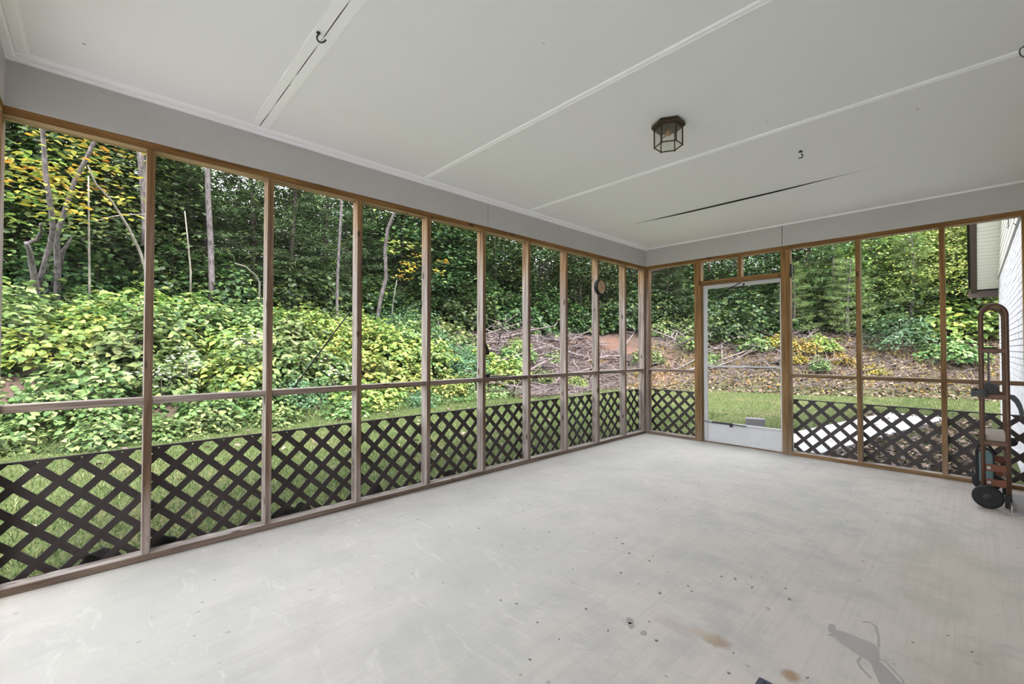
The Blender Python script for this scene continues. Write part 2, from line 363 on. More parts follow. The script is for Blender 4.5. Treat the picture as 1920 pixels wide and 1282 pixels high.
gx = np.concatenate([np.arange(-34, -14, 1.0), np.arange(-14, 6, 0.3), np.arange(6, 22.1, 1.0)])
gy = np.concatenate([np.arange(-14, -3, 1.0), np.arange(-3, 21, 0.3), np.arange(21, 42.1, 1.0)])
XX, YY = np.meshgrid(gx, gy, indexing='ij'); ZZ = H(XX, YY); SS = sdist(XX, YY)
inside = (XX > -0.3) & (YY > -0.8) & (YY < 5.9) & (XX < 9)
ZZ = np.where(inside, -0.2, ZZ)
nx, ny = XX.shape
idx = np.arange(nx*ny).reshape(nx, ny)
gf = np.stack([idx[:-1, :-1], idx[1:, :-1], idx[1:, 1:], idx[:-1, 1:]], -1).reshape(-1, 4)
gm = bpy.data.meshes.new('ground'); gm.from_pydata(np.stack([XX, YY, ZZ], -1).reshape(-1, 3).tolist(), [], gf.tolist()); gm.update()
at = gm.attributes.new('bank', 'FLOAT', 'POINT'); at.data.foreach_set('value', np.clip(SS.reshape(-1)+0.3, -2, 4).astype(np.float32))
clay = np.exp(-(((XX+5.2)/2.6)**2 + ((YY-11.2)/3.0)**2)).reshape(-1)
at2 = gm.attributes.new('clay', 'FLOAT', 'POINT'); at2.data.foreach_set('value', clay.astype(np.float32))
gm.polygons.foreach_set('use_smooth', [True]*len(gm.polygons))
def ground_mat():
    t = NT('lawn_and_bank_soil').set(0.95, 0.1); p = t.pos(); a = t.noise(p, 0.8, 5, 0.6); b = t.noise(p, 14, 5, 0.7)
    at = t.n('ShaderNodeAttribute', attribute_name='bank'); cl = t.n('ShaderNodeAttribute', attribute_name='clay')
    lawn = t.mix(b, (0.04, 0.05, 0.018), (0.085, 0.098, 0.038)); lawn = t.mix(t.ramp(a, [(0.5, (0, 0, 0)), (0.75, (0.6, 0.6, 0.6))]), lawn, (0.16, 0.12, 0.07))
    soil = t.mix(b, (0.025, 0.018, 0.015), (0.11, 0.078, 0.066))
    red = t.mix(b, (0.09, 0.042, 0.032), (0.26, 0.125, 0.085))
    soil = t.mix(t.math('MULTIPLY', t.math('ADD', cl.outputs['Fac'], t.math('SUBTRACT', a, 0.6)), 1.3, True), soil, red)
    t.col(t.mix(t.math('ADD', at.outputs['Fac'], t.math('SUBTRACT', b, 0.5), True), lawn, soil)); t.bump(b, 0.8, 0.03); return t.m
ground = link('ground', gm, ground_mat()); tag(ground, kind='structure')

# ------------------------------------------------------------------ porch shell
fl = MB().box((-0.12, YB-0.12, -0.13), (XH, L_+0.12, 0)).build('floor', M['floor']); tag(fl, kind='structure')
# damp stain and drips on the slab
def decal(name, polys, mat, z):
    mb = MB()
    for i, p in enumerate(polys): mb.prism(p, 2, 0.0, z)
    return mb.build(name, mat, fl)
def ell(cx, cy, rx, ry, ang=0, n=10, jit=0.25):
    o = []
    for k in range(n):
        g = 2*math.pi*k/n; q = 1+rnd.uniform(-jit, jit); a, b = rx*math.cos(g)*q, ry*math.sin(g)*q
        o.append((cx+a*math.cos(ang)-b*math.sin(ang), cy+a*math.sin(ang)+b*math.cos(ang)))
    return o
def ribbon(pts, wd):
    l, r = [], []
    for i, p in enumerate(pts):
        a = Vector(pts[max(i-1, 0)]); b = Vector(pts[min(i+1, len(pts)-1)]); d = (b-a).normalized()
        ww = wd*(0.5+0.7*rnd.random()); l.append((p[0]-d.y*ww, p[1]+d.x*ww)); r.append((p[0]+d.y*ww, p[1]-d.x*ww))
    return l + r[::-1]
stain = [(2.732, 2.286), (2.742, 2.296), (2.752, 2.292), (2.758, 2.262), (2.80, 2.268), (2.85, 2.262), (2.884, 2.262), (2.902, 2.233), (2.908, 2.180), (2.912, 2.150), (2.945, 2.115), (2.982, 2.064),
         (3.0, 2.02), (2.955, 1.97), (2.93, 2.01), (2.905, 2.075), (2.898, 2.10), (2.885, 2.125), (2.853, 2.138), (2.82, 2.155), (2.778, 2.184), (2.768, 2.20), (2.742, 2.194), (2.752, 2.215), (2.735, 2.24)]
decal('damp_stain', [stain, ribbon([(2.829, 2.409), (2.851, 2.432), (2.872, 2.407), (2.89, 2.326), (2.898, 2.256)], 0.005),
      ribbon([(2.904, 2.171), (2.928, 2.167), (2.963, 2.118), (2.984, 2.091), (2.99, 2.06)], 0.003), ell(2.134, 1.685, .028, .014, -0.9), ell(2.15, 1.662, .022, .013, -0.9), ell(2.214, 1.655, .013, .018, 0.5), ribbon([(2.86, 2.13), (2.855, 2.095), (2.87, 2.06), (2.905, 2.02)], 0.004)], M['damp'], 0.0012)
sp = []
for k in range(30):
    sp.append(ell(rnd.uniform(1.6, 2.75), rnd.uniform(1.35, 2.5), rnd.uniform(.004, .012), rnd.uniform(.003, .008), rnd.uniform(0, 3)))
for k in range(40):
    sp.append(ell(rnd.uniform(0.15, 3.3), rnd.uniform(1.2, 5.3), rnd.uniform(.003, .009), rnd.uniform(.003, .006), rnd.uniform(0, 3)))
decal('dark_spots', sp, M['spot'], 0.0009)

ceil = empty('ceiling', (1.75, 2.6, ZC)); tag(ceil, kind='structure')
SEAMS = [YB-0.12, 0.72, 1.935, 3.15, 4.355, L_+0.12]
def ceil_obj(mb, name, mat, **k):
    o = mb.build(name, mat, None, **k); o.parent = ceil; o.matrix_parent_inverse = Matrix.Translation((-1.75, -2.6, -ZC)); return o
for i in range(5):
    y0, y1 = SEAMS[i]+(0.0004 if i == 4 else 0.0022), SEAMS[i+1]-(0.0004 if i == 3 else 0.0022)
    nx_, ny_ = 24, 8; vs = []; fs = []; edge = []
    for a in range(nx_+1):
        for b in range(ny_+1):
            x = -0.11+(XH+0.11)*a/nx_; y = y0+(y1-y0)*b/ny_
            sag = 0.0
            if i == 4: sag = -0.015*math.exp(-((x-1.55)/0.75)**4)*math.exp(-((y-y0)/0.35)**2)
            if i == 3: sag = 0.0
            vs.append((x, y, ZC+sag))
    m = len(vs); vs += [(x, y, z+0.014) for x, y, z in vs]
    for a in range(nx_):
        for b in range(ny_):
            q = (a*(ny_+1)+b, (a+1)*(ny_+1)+b, (a+1)*(ny_+1)+b+1, a*(ny_+1)+b+1)
            fs += [q[::-1], tuple(m+k for k in q)]
    for a in range(nx_):
        for b, fl_ in ((0, 1), (ny_, 0)):
            q = (a*(ny_+1)+b, (a+1)*(ny_+1)+b, m+(a+1)*(ny_+1)+b, m+a*(ny_+1)+b); fs.append(q if fl_ else q[::-1]); edge.append(len(fs)-1)
    po = ceil_obj(MB().add(vs, fs), 'panel', M['ceiling'], smooth=False); po.data.materials.append(M['attic'])
    for e in edge: po.data.polygons[e].material_index = 1      # board edge coloured dark to paint in the seam's shadow line
ceil_obj(MB().box((-0.11, YB-0.12, ZC+0.09), (XH, L_+0.12, ZC+0.11)), 'roof_deck', M['attic'])
# taped seam with an open crack, then two half-round battens
def wavy_strip(x0, x1, yc0, yc1, z0, z1, n=30, amp=0.0):
    vs = []; fs = []
    for a in range(n+1):
        x = x0+(x1-x0)*a/n; d = amp*math.sin(a*1.9)
        vs += [(x, yc0+d, ZC), (x, yc0+d*0.3, z1), (x, yc1-d*0.3, z1), (x, yc1, ZC)]
    for a in range(n):
        for k in range(3): fs.append((a*4+k, a*4+k+1, a*4+k+5, a*4+k+4))
    return MB().add(vs, fs)
tr1 = empty('trim_1', (1.7, 0.72, ZC)); tag(tr1, kind='structure')
def tobj(par, mb, name, mat, **k):
    o = mb.build(name, mat, None, **k); o.parent = par; o.matrix_parent_inverse = Matrix.Translation(-par.location); return o
tobj(tr1, wavy_strip(0.09, XH, 0.672, 0.7172, 0, ZC-0.003, amp=0.003), 'seam_tape', M['trim'])
tobj(tr1, wavy_strip(0.09, XH, 0.7228, 0.768, 0, ZC-0.003, amp=0.003), 'seam_tape', M['trim'])
for k, yc in ((2, 1.935), (3, 3.15)):
    tr = empty('trim_%d' % k, (1.7, yc, ZC)); tag(tr, kind='structure')
    for s in (-1, 1):
        prof = [(yc+s*0.011+0.0105*math.cos(g), ZC-0.0095*math.sin(g)) for g in np.linspace(0, math.pi, 7)]
        tobj(tr, MB().prism(prof, 0, 0.09, XH), 'half_round', M['trim'])
# cove moulding round the ceiling
tr = empty('trim_4', (0.05, 2.6, ZC)); tag(tr, kind='structure')
tobj(tr, MB().prism([(0.0, ZC), (0.0, ZC-0.020), (0.030, ZC-0.024), (0.040, ZC-0.019), (0.044, ZC)], 1, YB, L_), 'lower_bead', M['trim'])
tobj(tr, MB().prism([(0.046, ZC), (0.046, ZC-0.011), (0.078, ZC-0.013), (0.086, ZC-0.009), (0.090, ZC)], 1, YB, L_), 'upper_bead', M['trim'])
tr = empty('trim_5', (1.7, L_, ZC)); tag(tr, kind='structure')
tobj(tr, MB().prism([(L_, ZC), (L_, ZC-0.012), (L_-0.02, ZC-0.014), (L_-0.03, ZC-0.006), (L_-0.034, ZC)], 0, 0.04, XH), 'lower_bead', M['trim'])
tr = empty('trim_6', (1.7, YB, ZC)); tag(tr, kind='structure')
tobj(tr, MB().prism([(YB, ZC), (YB, ZC-0.014), (YB+0.032, ZC-0.017), (YB+0.040, ZC-0.013), (YB+0.044, ZC)], 0, 0.044, XH), 'lower_bead', M['trim'])
tobj(tr, MB().prism([(YB+0.044, ZC), (YB+0.044, ZC-0.009), (YB+0.078, ZC-0.010), (YB+0.086, ZC-0.007), (YB+0.09, ZC)], 0, 0.09, XH), 'upper_bead', M['trim'])

def wobj(par, mb, name, mat, bevel=0.0, **k):
    o = mb.build(name, mat, None, bevel=bevel, **k); o.parent = par; o.matrix_parent_inverse = Matrix.Translation(-par.location); return o
DP = 0.089; PW = 0.038; SP = 0.6096; PY0 = 0.1828
# --- long screened wall on the left
wl = empty('wall_left', (-0.045, 2.6, 0)); tag(wl, kind='structure')
for a, b in ((YB-0.1, 2.678), (2.682, L_+0.1)):
    wobj(wl, MB().box((-0.10, a, ZF), (0.004, b, ZC)), 'beam_board', M['fascia'], 0.004)
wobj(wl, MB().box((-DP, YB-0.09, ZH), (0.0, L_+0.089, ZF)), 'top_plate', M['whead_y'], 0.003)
for a, b in ((YB-0.09, 2.775), (2.778, L_)):
    wobj(wl, MB().box((-DP, a, 0.0), (0.0, b, 0.038)), 'sill_plate', M['wold_y'], 0.004)
PY = [PY0+SP*k for k in range(9)]
ends = [YB-0.040] + PY + [5.548]
for k, y in enumerate(ends):
    wd = PW if k < 10 else 0.052
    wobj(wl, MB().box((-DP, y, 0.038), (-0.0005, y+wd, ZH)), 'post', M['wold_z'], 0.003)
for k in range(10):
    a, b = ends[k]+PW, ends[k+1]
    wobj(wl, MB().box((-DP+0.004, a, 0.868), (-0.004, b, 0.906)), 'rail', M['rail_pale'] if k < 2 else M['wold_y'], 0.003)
    wobj(wl, MB().add([(-DP-0.0005, a, 0.039), (-DP-0.0005, b, 0.039), (-DP-0.0005, b, ZH), (-DP-0.0005, a, ZH)], [(0, 1, 2, 3)]), 'insect_screen', M['screen'])
# --- far screened wall with the door
wf = empty('wall_far', (1.75, L_+0.045, 0)); tag(wf, kind='structure')
for a, b in ((-0.10, 1.698), (1.702, XH)):
    wobj(wf, MB().box((a, L_-0.004, ZF), (b, L_+0.10, ZC)), 'beam_board', M['fascia'], 0.004)
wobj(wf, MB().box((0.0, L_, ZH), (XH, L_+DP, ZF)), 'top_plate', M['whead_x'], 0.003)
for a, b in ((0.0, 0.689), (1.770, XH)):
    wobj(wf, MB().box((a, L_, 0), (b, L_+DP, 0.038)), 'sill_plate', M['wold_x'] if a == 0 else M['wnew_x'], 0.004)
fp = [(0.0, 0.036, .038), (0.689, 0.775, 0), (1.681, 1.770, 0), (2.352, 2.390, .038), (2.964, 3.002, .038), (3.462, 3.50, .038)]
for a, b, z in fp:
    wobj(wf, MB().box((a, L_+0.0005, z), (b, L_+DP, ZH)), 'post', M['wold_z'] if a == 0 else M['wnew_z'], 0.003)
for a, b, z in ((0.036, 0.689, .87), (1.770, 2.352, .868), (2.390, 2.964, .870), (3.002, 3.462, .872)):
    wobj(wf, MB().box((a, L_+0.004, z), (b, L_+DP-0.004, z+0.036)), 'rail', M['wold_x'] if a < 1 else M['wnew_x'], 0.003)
    wobj(wf, MB().add([(a, L_+DP+0.0005, 0.039), (b, L_+DP+0.0005, 0.039), (b, L_+DP+0.0005, ZH), (a, L_+DP+0.0005, ZH)], [(0, 1, 2, 3)]), 'insect_screen', M['screen'])
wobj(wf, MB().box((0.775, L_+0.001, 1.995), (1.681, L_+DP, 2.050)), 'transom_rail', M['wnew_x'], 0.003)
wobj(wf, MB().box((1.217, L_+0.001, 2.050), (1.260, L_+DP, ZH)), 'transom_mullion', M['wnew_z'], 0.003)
for a, b in ((0.775, 1.217), (1.260, 1.681)):
    wobj(wf, MB().add([(a, L_+DP+0.0005, 2.05), (b, L_+DP+0.0005, 2.05), (b, L_+DP+0.0005, ZH), (a, L_+DP+0.0005, ZH)], [(0, 1, 2, 3)]), 'insect_screen', M['screen'])
wobj(wf, MB().box((0.775, L_+0.03, 0), (0.790, L_+DP, 1.995)), 'door_stop', M['wnew_z'], 0.002)
# --- end wall beside the camera
wb = empty('wall_back', (1.75, YB-0.045, 0)); tag(wb, kind='structure')
wobj(wb, MB().box((0.004, YB-0.10, ZF), (XH, YB+0.004, ZC)), 'beam_board', M['fascia'], 0.004)
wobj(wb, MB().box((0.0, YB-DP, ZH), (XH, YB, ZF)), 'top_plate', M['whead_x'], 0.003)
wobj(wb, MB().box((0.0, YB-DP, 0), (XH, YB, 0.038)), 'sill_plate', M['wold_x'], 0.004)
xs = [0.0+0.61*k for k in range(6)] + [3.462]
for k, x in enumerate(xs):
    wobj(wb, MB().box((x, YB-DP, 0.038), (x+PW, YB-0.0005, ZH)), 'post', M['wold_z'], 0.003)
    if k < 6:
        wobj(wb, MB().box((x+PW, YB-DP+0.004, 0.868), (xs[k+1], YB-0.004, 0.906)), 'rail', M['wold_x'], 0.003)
        wobj(wb, MB().add([(x+PW, YB-DP-0.0005, 0.039), (xs[k+1], YB-DP-0.0005, 0.039), (xs[k+1], YB-DP-0.0005, ZH), (x+PW, YB-DP-0.0005, ZH)], [(0, 1, 2, 3)]), 'insect_screen', M['screen'])

# --- screen door
d1 = empty('door_1', (1.23, L_+0.05, 0.012)); tag(d1, kind='structure')
DY0, DY1 = L_+0.034, L_+0.062
def dobj(mb, name, mat, bevel=0.0, par=d1):
    o = mb.build(name, mat, None, bevel=bevel); o.parent = par
    o.matrix_parent_inverse = Matrix.Translation(-d1.location) if par is d1 else Matrix.Identity(4); return o
for a, b in ((0.792, 0.838), (1.660, 1.680)):
    dobj(MB().box((a, DY0, 0.014), (b, DY1, 1.99)), 'stile', M['white_metal'], 0.004)
dobj(MB().box((0.838, DY0, 1.945), (1.660, DY1, 1.99)), 'top_rail', M['white_metal'], 0.004)
dobj(MB().box((0.838, DY0+0.002, 0.952), (1.660, DY1-0.002, 0.974)), 'mid_rail', M['white_metal'], 0.003)
dobj(MB().box((0.838, DY0, 0.238), (1.660, DY1, 0.268)), 'kick_rail', M['white_metal'], 0.004)
dobj(MB().box((0.838, DY0+0.008, 0.055), (1.660, DY1-0.008, 0.238)), 'kick_panel', M['kick'])
dobj(MB().box((0.838, DY0, 0.014), (1.660, DY1, 0.055)), 'bottom_rail', M['kick'], 0.004)
dobj(MB().add([(0.838, L_+0.0525, 0.268), (1.660, L_+0.0525, 0.268), (1.660, L_+0.0525, 0.952), (0.838, L_+0.0525, 0.952)], [(0, 1, 2, 3)]), 'insect_screen', M['screen'])
dobj(MB().add([(0.838, L_+0.0525, 0.974), (1.660, L_+0.0525, 0.974), (1.660, L_+0.0525, 1.93), (0.838, L_+0.0525, 1.93)], [(0, 1, 2, 3)]), 'insect_screen', M['screen'])
dobj(MB().box((0.79, DY0, 0.001), (1.681, DY1, 0.010)), 'threshold', M['wnew_x'])
cl = MB().tube([(0.90, DY0-0.012, 0.262), (1.12, DY0-0.012, 0.262)], 0.012, 10); cl.tube([(1.12, DY0-0.012, 0.262), (1.30, DY0-0.012, 0.256)], 0.006, 8)
cl.box((1.11, DY0-0.022, 0.225), (1.14, DY0, 0.275)); cl.box((0.792, DY0-0.02, 0.258), (0.9, DY0-0.006, 0.266))
dobj(cl, 'door_closer', M['black'])
dobj(MB().box((1.28, DY0-0.006, 0.949), (1.62, DY0, 0.957)), 'rail_gasket', M['black'])
dobj(MB().box((1.575, DY0-0.035, 1.006), (1.655, DY0-0.02, 1.022)).box((1.63, DY0-0.035, 0.99), (1.65, DY0, 1.035)), 'handle', M['black'], 0.003)
dobj(MB().tube([(1.25, L_+0.02, 1.985), (1.20, L_+0.02, 1.962), (1.15, L_+0.025, 1.935), (1.10, L_+0.028, 1.918), (1.02, L_+0.03, 1.912), (0.96, L_+0.03, 1.905), (0.92, L_+0.03, 1.93)], 0.005, 6)
     .box((1.272, DY0-0.012, 1.94), (1.288, DY0, 1.972)).tube([(1.17, L_+0.022, 1.945), (1.13, L_+0.026, 1.928)], 0.010, 8), 'top_spring', M['black'])

# ------------------------------------------------------------------ house wall on the right: bricks, gable siding, rake soffit
wr = empty('wall_right', (XH+0.1, 5.8, -0.15)); tag(wr, kind='structure')
YE = 11.86
wobj(wr, MB().box((XH+0.010, -6.0, -0.2), (XH+0.22, YE-0.012, 2.44)), 'mortar_bed', M['mortar'])
BH, BL, BG = 0.0677, 0.203, 0.009
brick_me = MB().box((-0.010, 0, 0), (0.012, BL-BG, BH-BG)).mesh('brick', M['brick'])
half_me = MB().box((-0.010, 0, 0), (0.012, BL/2-BG, BH-BG)).mesh('brick_half', M['brick'])
nb = 0; rest = MB()
for r in range(-2, 36):
    z = r*BH+0.004; off = 0 if r % 2 == 0 else BL/2
    y = -5.9+off
    while y < YE-0.05:
        y1 = min(y+BL-BG, YE)
        if 6.10 <= y < 7.70 and z > 0 and nb < 300 and y1-y > 0.18:
            o = link('brick', brick_me, None, wr); o.location = (XH-wr.location.x+0.010+rnd.uniform(-.0015, .0015), y-wr.location.y, z-wr.location.z); nb += 1
        else:
            rest.box((XH+rnd.uniform(-.0015, .0015), y, z), (XH+0.022, y1, z+BH-BG))
        y += BL
ro = wobj(wr, rest, 'brick_courses', M['brick']); tag(ro, kind='stuff')
# brick return at the far corner is the end of the mortar bed; frieze board and gable boards above
wobj(wr, MB().box((XH-0.02, L_+0.12, 2.44), (XH+0.05, YE, 2.475)), 'frieze_ledge', M['fascia'], 0.003)
PT = 0.527   # roof pitch
def ztop(y): return 2.34+(YE-y)*PT
z = 2.475
while z < 5.2:
    ye = YE-(max(z+0.11, 2.34)-2.34)/PT; 
    if ye < 0.5: break
    wobj(wr, MB().prism([(XH+0.004, z), (XH-0.012, z), (XH-0.002, z+0.112), (XH+0.02, z+0.112)], 1, L_+0.12 if z < 2.75 else 3.0, ye), 'siding_board', M['siding'])
    z += 0.11
# raking soffit made of slats across, brown barge board along its edge
y0s, y1s = 7.2, 12.02
n = int((y1s-y0s)/0.085); 
slat_me = MB().prism([(0.0, 0.0), (0.070, -0.070*PT), (0.070, -0.070*PT+0.012), (0.0, 0.012)], 0, 3.235, XH).mesh('soffit_slat', M['siding'])
for k in range(n):
    y = y0s+k*0.085; o = link('soffit_slat', slat_me, None, wr)
    o.location = (-wr.location.x, y-wr.location.y, ztop(y)-wr.location.z)
wobj(wr, MB().prism([(y0s, ztop(y0s)+0.02), (y1s, ztop(y1s)+0.02), (y1s, ztop(y1s)+0.03), (y0s, ztop(y0s)+0.03)], 0, 3.15, XH+0.3), 'soffit_backing', M['attic'])
wobj(wr, MB().prism([(y0s, ztop(y0s)-0.02), (y1s+0.1, ztop(y1s+0.1)-0.02), (y1s+0.1, ztop(y1s+0.1)+0.20), (y0s, ztop(y0s)+0.20)], 0, 3.155, 3.200), 'barge_board', M['brown_trim'])
wobj(wr, MB().prism([(y0s, ztop(y0s)-0.012), (y1s+0.1, ztop(y1s+0.1)-0.012), (y1s+0.1, ztop(y1s+0.1)+0.04), (y0s, ztop(y0s)+0.04)], 0, 3.200, 3.235), 'barge_moulding', M['brown_trim'])
wobj(wr, MB().box((3.12, y1s, ztop(y1s)-0.10), (XH+0.3, y1s+0.10, ztop(y1s)+0.02)), 'eave_board', M['brown_trim'], 0.003)
wobj(wr, MB().prism([(2.9, ztop(2.9)+0.20), (y1s+0.2, ztop(y1s+0.2)+0.20), (y1s+0.2, ztop(y1s+0.2)+0.24), (2.9, ztop(2.9)+0.24)], 0, 3.12, 12.0), 'roof_slope', M['attic'])
wobj(wr, MB().prism([(2.9, ztop(2.9)+0.20), (-6.3, ztop(12.1)+0.20), (-6.3, ztop(12.1)+0.24), (2.9, ztop(2.9)+0.24)], 0, 3.12, 12.0), 'roof_slope', M['attic'])
wobj(wr, MB().prism([(-6.0, 2.44), (YE-0.02, 2.44), (2.9, ztop(2.9)+0.1)], 0, XH+0.03, XH+0.12), 'gable_sheathing', M['siding'])
wobj(wr, MB().box((XH+0.22, -5.9, -0.2), (12.0, YE-0.05, 2.44)), 'house_body', M['mortar'])

# ------------------------------------------------------------------ lattice panels outside the posts
def clip(poly, a0, a1, b0, b1):
    for ax, lim, sg in ((0, a0, 1), (0, a1, -1), (1, b0, 1), (1, b1, -1)):
        out = []
        for i in range(len(poly)):
            p, q = poly[i-1], poly[i]; dp, dq = sg*(p[ax]-lim), sg*(q[ax]-lim)
            if dp >= 0: out.append(p)
            if dp*dq < 0:
                t = dp/(dp-dq); out.append((p[0]+(q[0]-p[0])*t, p[1]+(q[1]-p[1])*t))
        poly = out
        if len(poly) < 3: return []
    return poly
def lattice(name, ax, plane, sgn, a0, a1, label, phase=0.0, sw=0.037, pitch=0.160, z0=0.012, z1=0.606):
    g = empty(name, ((plane, (a0+a1)/2, z0) if ax == 0 else ((a0+a1)/2, plane, z0)))
    tag(g, label, 'lattice', 'dark lattice panels round the porch')
    for dr in (1, -1):
        off = 0.0 if dr == 1 else 0.006
        lo, hi = plane+sgn*off, plane+sgn*(off+0.006)
        k0 = int((a0-1.0)/pitch)-1; k1 = int((a1+1.0)/pitch)+1
        for k in range(k0, k1):
            c = k*pitch+phase; hw = sw*math.sqrt(2)/2
            pl = [(c-hw, z0), (c+hw, z0), (c+hw+dr*(z1-z0), z1), (c-hw+dr*(z1-z0), z1)]
            pl = clip(pl, a0, a1, z0, z1)
            if len(pl) < 3: continue
            wobj(g, MB().prism(pl, ax, min(lo, hi), max(lo, hi)), 'slat', M['lattice'])
    b = MB()
    q0, q1 = sorted((plane-sgn*0.002, plane+sgn*0.016))
    if ax == 0: b.box((q0, a0, z1), (q1, a1, z1+0.011))
    else: b.box((a0, q0, z1), (a1, q1, z1+0.011))
    wobj(g, b, 'top_cap', M['lattice'])
    return g
lattice('lattice_panel', 0, -DP-0.004, -1, YB-0.08, 0.82, 'dark brown lattice panel nearest the camera, under the left end of the long wall', 0.02)
lattice('lattice_panel', 0, -DP-0.004, -1, 0.822, 3.25, 'dark brown lattice panel in the middle of the long screened wall', 0.07)
lattice('lattice_panel', 0, -DP-0.004, -1, 3.252, L_+0.08, 'dark brown lattice panel at the far corner end of the long wall', 0.0)
lattice('lattice_panel', 1, L_+DP+0.004, 1, -0.06, 0.70, 'narrow dark lattice panel between the corner and the screen door', 0.03)
lattice('lattice_panel', 1, L_+DP+0.004, 1, 1.77, 3.46, 'wide dark lattice panel right of the screen door', 0.05, pitch=0.165)
# crumpled dark edging at the foot of the lattice, each piece tacked to the sill
for k, (x, y, hx) in enumerate([(-0.10, 0.02, 0.09), (-0.10, 0.27, 0.10), (-0.10, 0.92, 0.08), (-0.10, 1.05, 0.07), (-0.10, 1.62, 0.06), (-0.10, 2.32, 0.07)]):
    pts = []
    n_ = 7
    prof = [(y-hx, 0.03)] + [(y-hx+2*hx*i/n_, 0.04+0.055*math.sin(math.pi*i/n_)*rnd.uniform(0.7, 1.2)) for i in range(1, n_)] + [(y+hx, 0.03)]
    o = MB().prism(prof, 0, x-0.004, x+0.001).build('torn_edging', M['rubber'])
    tag(o, 'torn black edging flap %s at the foot of the lattice' % ['left of the first post', 'just right of the first post', 'just right of the second post', 'further right of the second post', 'just right of the third post', 'between the fourth and fifth posts'][k], 'edging', 'torn edging flaps')

# ------------------------------------------------------------------ things in and on the porch
def along(o, u, v):            # point u metres along the picture-right floor direction, v metres up
    return (o[0]+0.687*u, o[1]+0.726*u, o[2]+v)
def hook(base, pts, r, label):
    g = empty('ceiling_hook', base); tag(g, label, 'hook', 'ceiling hooks')
    q = [along((0, 0, 0), u, v) for u, v in pts]
    MB().tube(q, r, 8).build('shank', M['iron'], g, smooth=True)
    MB().lathe([(r*2.2, -0.004), (r*1.6, 0.0)], (0, 0, 0), 2, 12).build('collar', M['iron'], g)
    return g
hook((1.19, 0.69, ZC-0.003), [(0, 0), (0, -0.012), (-0.006, -0.020), (-0.005, -0.032), (0.002, -0.042), (0.014, -0.047), (0.026, -0.043), (0.034, -0.034)], 0.0042,
     'grey iron hook screwed into the taped ceiling seam at upper left')
hook((2.345, 3.60, ZC), [(0, 0), (0, -0.004), (-0.016, -0.012), (0.012, -0.006), (0.004, -0.022), (0.016, -0.036), (0.010, -0.048), (-0.014, -0.052)], 0.0045,
     'small dark curled cup hook in the bare ceiling right of the lantern')
ring = [(0.0, 0.0), (0.0, -0.006)] + [(0.024*math.sin(g), -0.030+0.024*math.cos(g)) for g in np.linspace(0, -2*math.pi*0.9, 16)]
hook((3.35, 3.10, ZC), ring, 0.0026, 'thin dark open ring hook at the right end of the ceiling batten')

# hexagonal lantern
lan = empty('ceiling_lantern', (1.88, 2.56, ZC)); tag(lan, 'bronze hexagonal glass lantern fixed flush to the white ceiling', 'lamp')
A0 = math.radians(29.5)
def hexp(r, z, k): g = A0+k*math.pi/3; return (r*math.cos(g), r*math.sin(g), z)
def hexring(mb, prof):
    vs = [hexp(r, z, k) for r, z in prof for k in range(6)]; m = len(prof)
    fs = [(i*6+k, i*6+(k+1) % 6, (i+1)*6+(k+1) % 6, (i+1)*6+k) for i in range(m-1) for k in range(6)]
    fs += [tuple(range(6))[::-1], tuple(range((m-1)*6, m*6))]; return mb.add(vs, fs)
hexring(MB(), [(0.080, -0.034), (0.097, -0.030), (0.101, -0.020), (0.099, -0.006), (0.090, 0.0)]).build('canopy', M['bronze'], lan, bevel=0.002)
zb, zt, rb = -0.145, -0.034, 0.083
for k in range(6):
    p, q = hexp(rb, 0, k), hexp(rb, 0, k+1)
    MB().tube([(p[0], p[1], zb-0.006), (p[0], p[1], zt)], 0.0042, 6).build('corner_bar', M['bronze'], lan)
    MB().tube([(p[0], p[1], zb), (q[0], q[1], zb)], 0.0038, 6).build('bottom_bar', M['bronze'], lan)
    a, b = hexp(rb-0.002, 0, k), hexp(rb-0.002, 0, k+1)
    MB().add([(a[0], a[1], zb+0.003), (b[0], b[1], zb+0.003), (b[0], b[1], zt), (a[0], a[1], zt)], [(0, 1, 2, 3)]).build('pane', M['glass'], lan)
MB().add([hexp(rb-0.003, zb, k) for k in range(6)], [tuple(range(6))]).build('bottom_pane', M['glass'], lan)
MB().lathe([(0.017, -0.075), (0.020, -0.070), (0.020, -0.045), (0.013, -0.036), (0.013, -0.030)], (0, 0, 0), 2, 14).build('socket', M['brass'], lan, smooth=True)
MB().tube([(0.0, 0.0, -0.05), (-0.03, 0.02, -0.062), (-0.05, 0.035, -0.060)], 0.006, 8).build('socket_arm', M['brass'], lan)

# dial thermometer on a post
th = empty('dial_thermometer', (0.0, 4.462, 1.94)); tag(th, 'round dial thermometer with thick black rim hung on a wooden post', 'thermometer')
MB().lathe([(0.070, 0.002), (0.096, 0.006), (0.101, 0.018), (0.098, 0.030), (0.100, 0.044), (0.094, 0.056), (0.084, 0.056), (0.082, 0.050)], (0, 0, 0), 0, 36).build('rim', M['rubber'], th, smooth=True)
dl = MB().lathe([(0.083, 0.046), (0.083, 0.051)], (0, 0, 0), 0, 36).build('dial', M['dial'], th)
tk = MB()
for k in range(24):
    g = math.radians(-130+k*260/23)
    c, s_ = math.sin(g), math.cos(g); r0 = 0.064 if k % 4 == 0 else 0.070
    tk.tube([(0.0515, c*r0, s_*r0), (0.0515, c*0.077, s_*0.077)], 0.0010, 4)
tk.build('scale_marks', M['ink'], dl)
MB().tube([(0.053, 0.012, -0.02), (0.053, -0.028, 0.05)], [0.0022, 0.001], 6).build('pointer', M['ink'], dl)
MB().tube([(0.004, 0, 0.125), (0.006, 0.0, 0.10)], 0.003, 6).build('hanger', M['iron'], th)

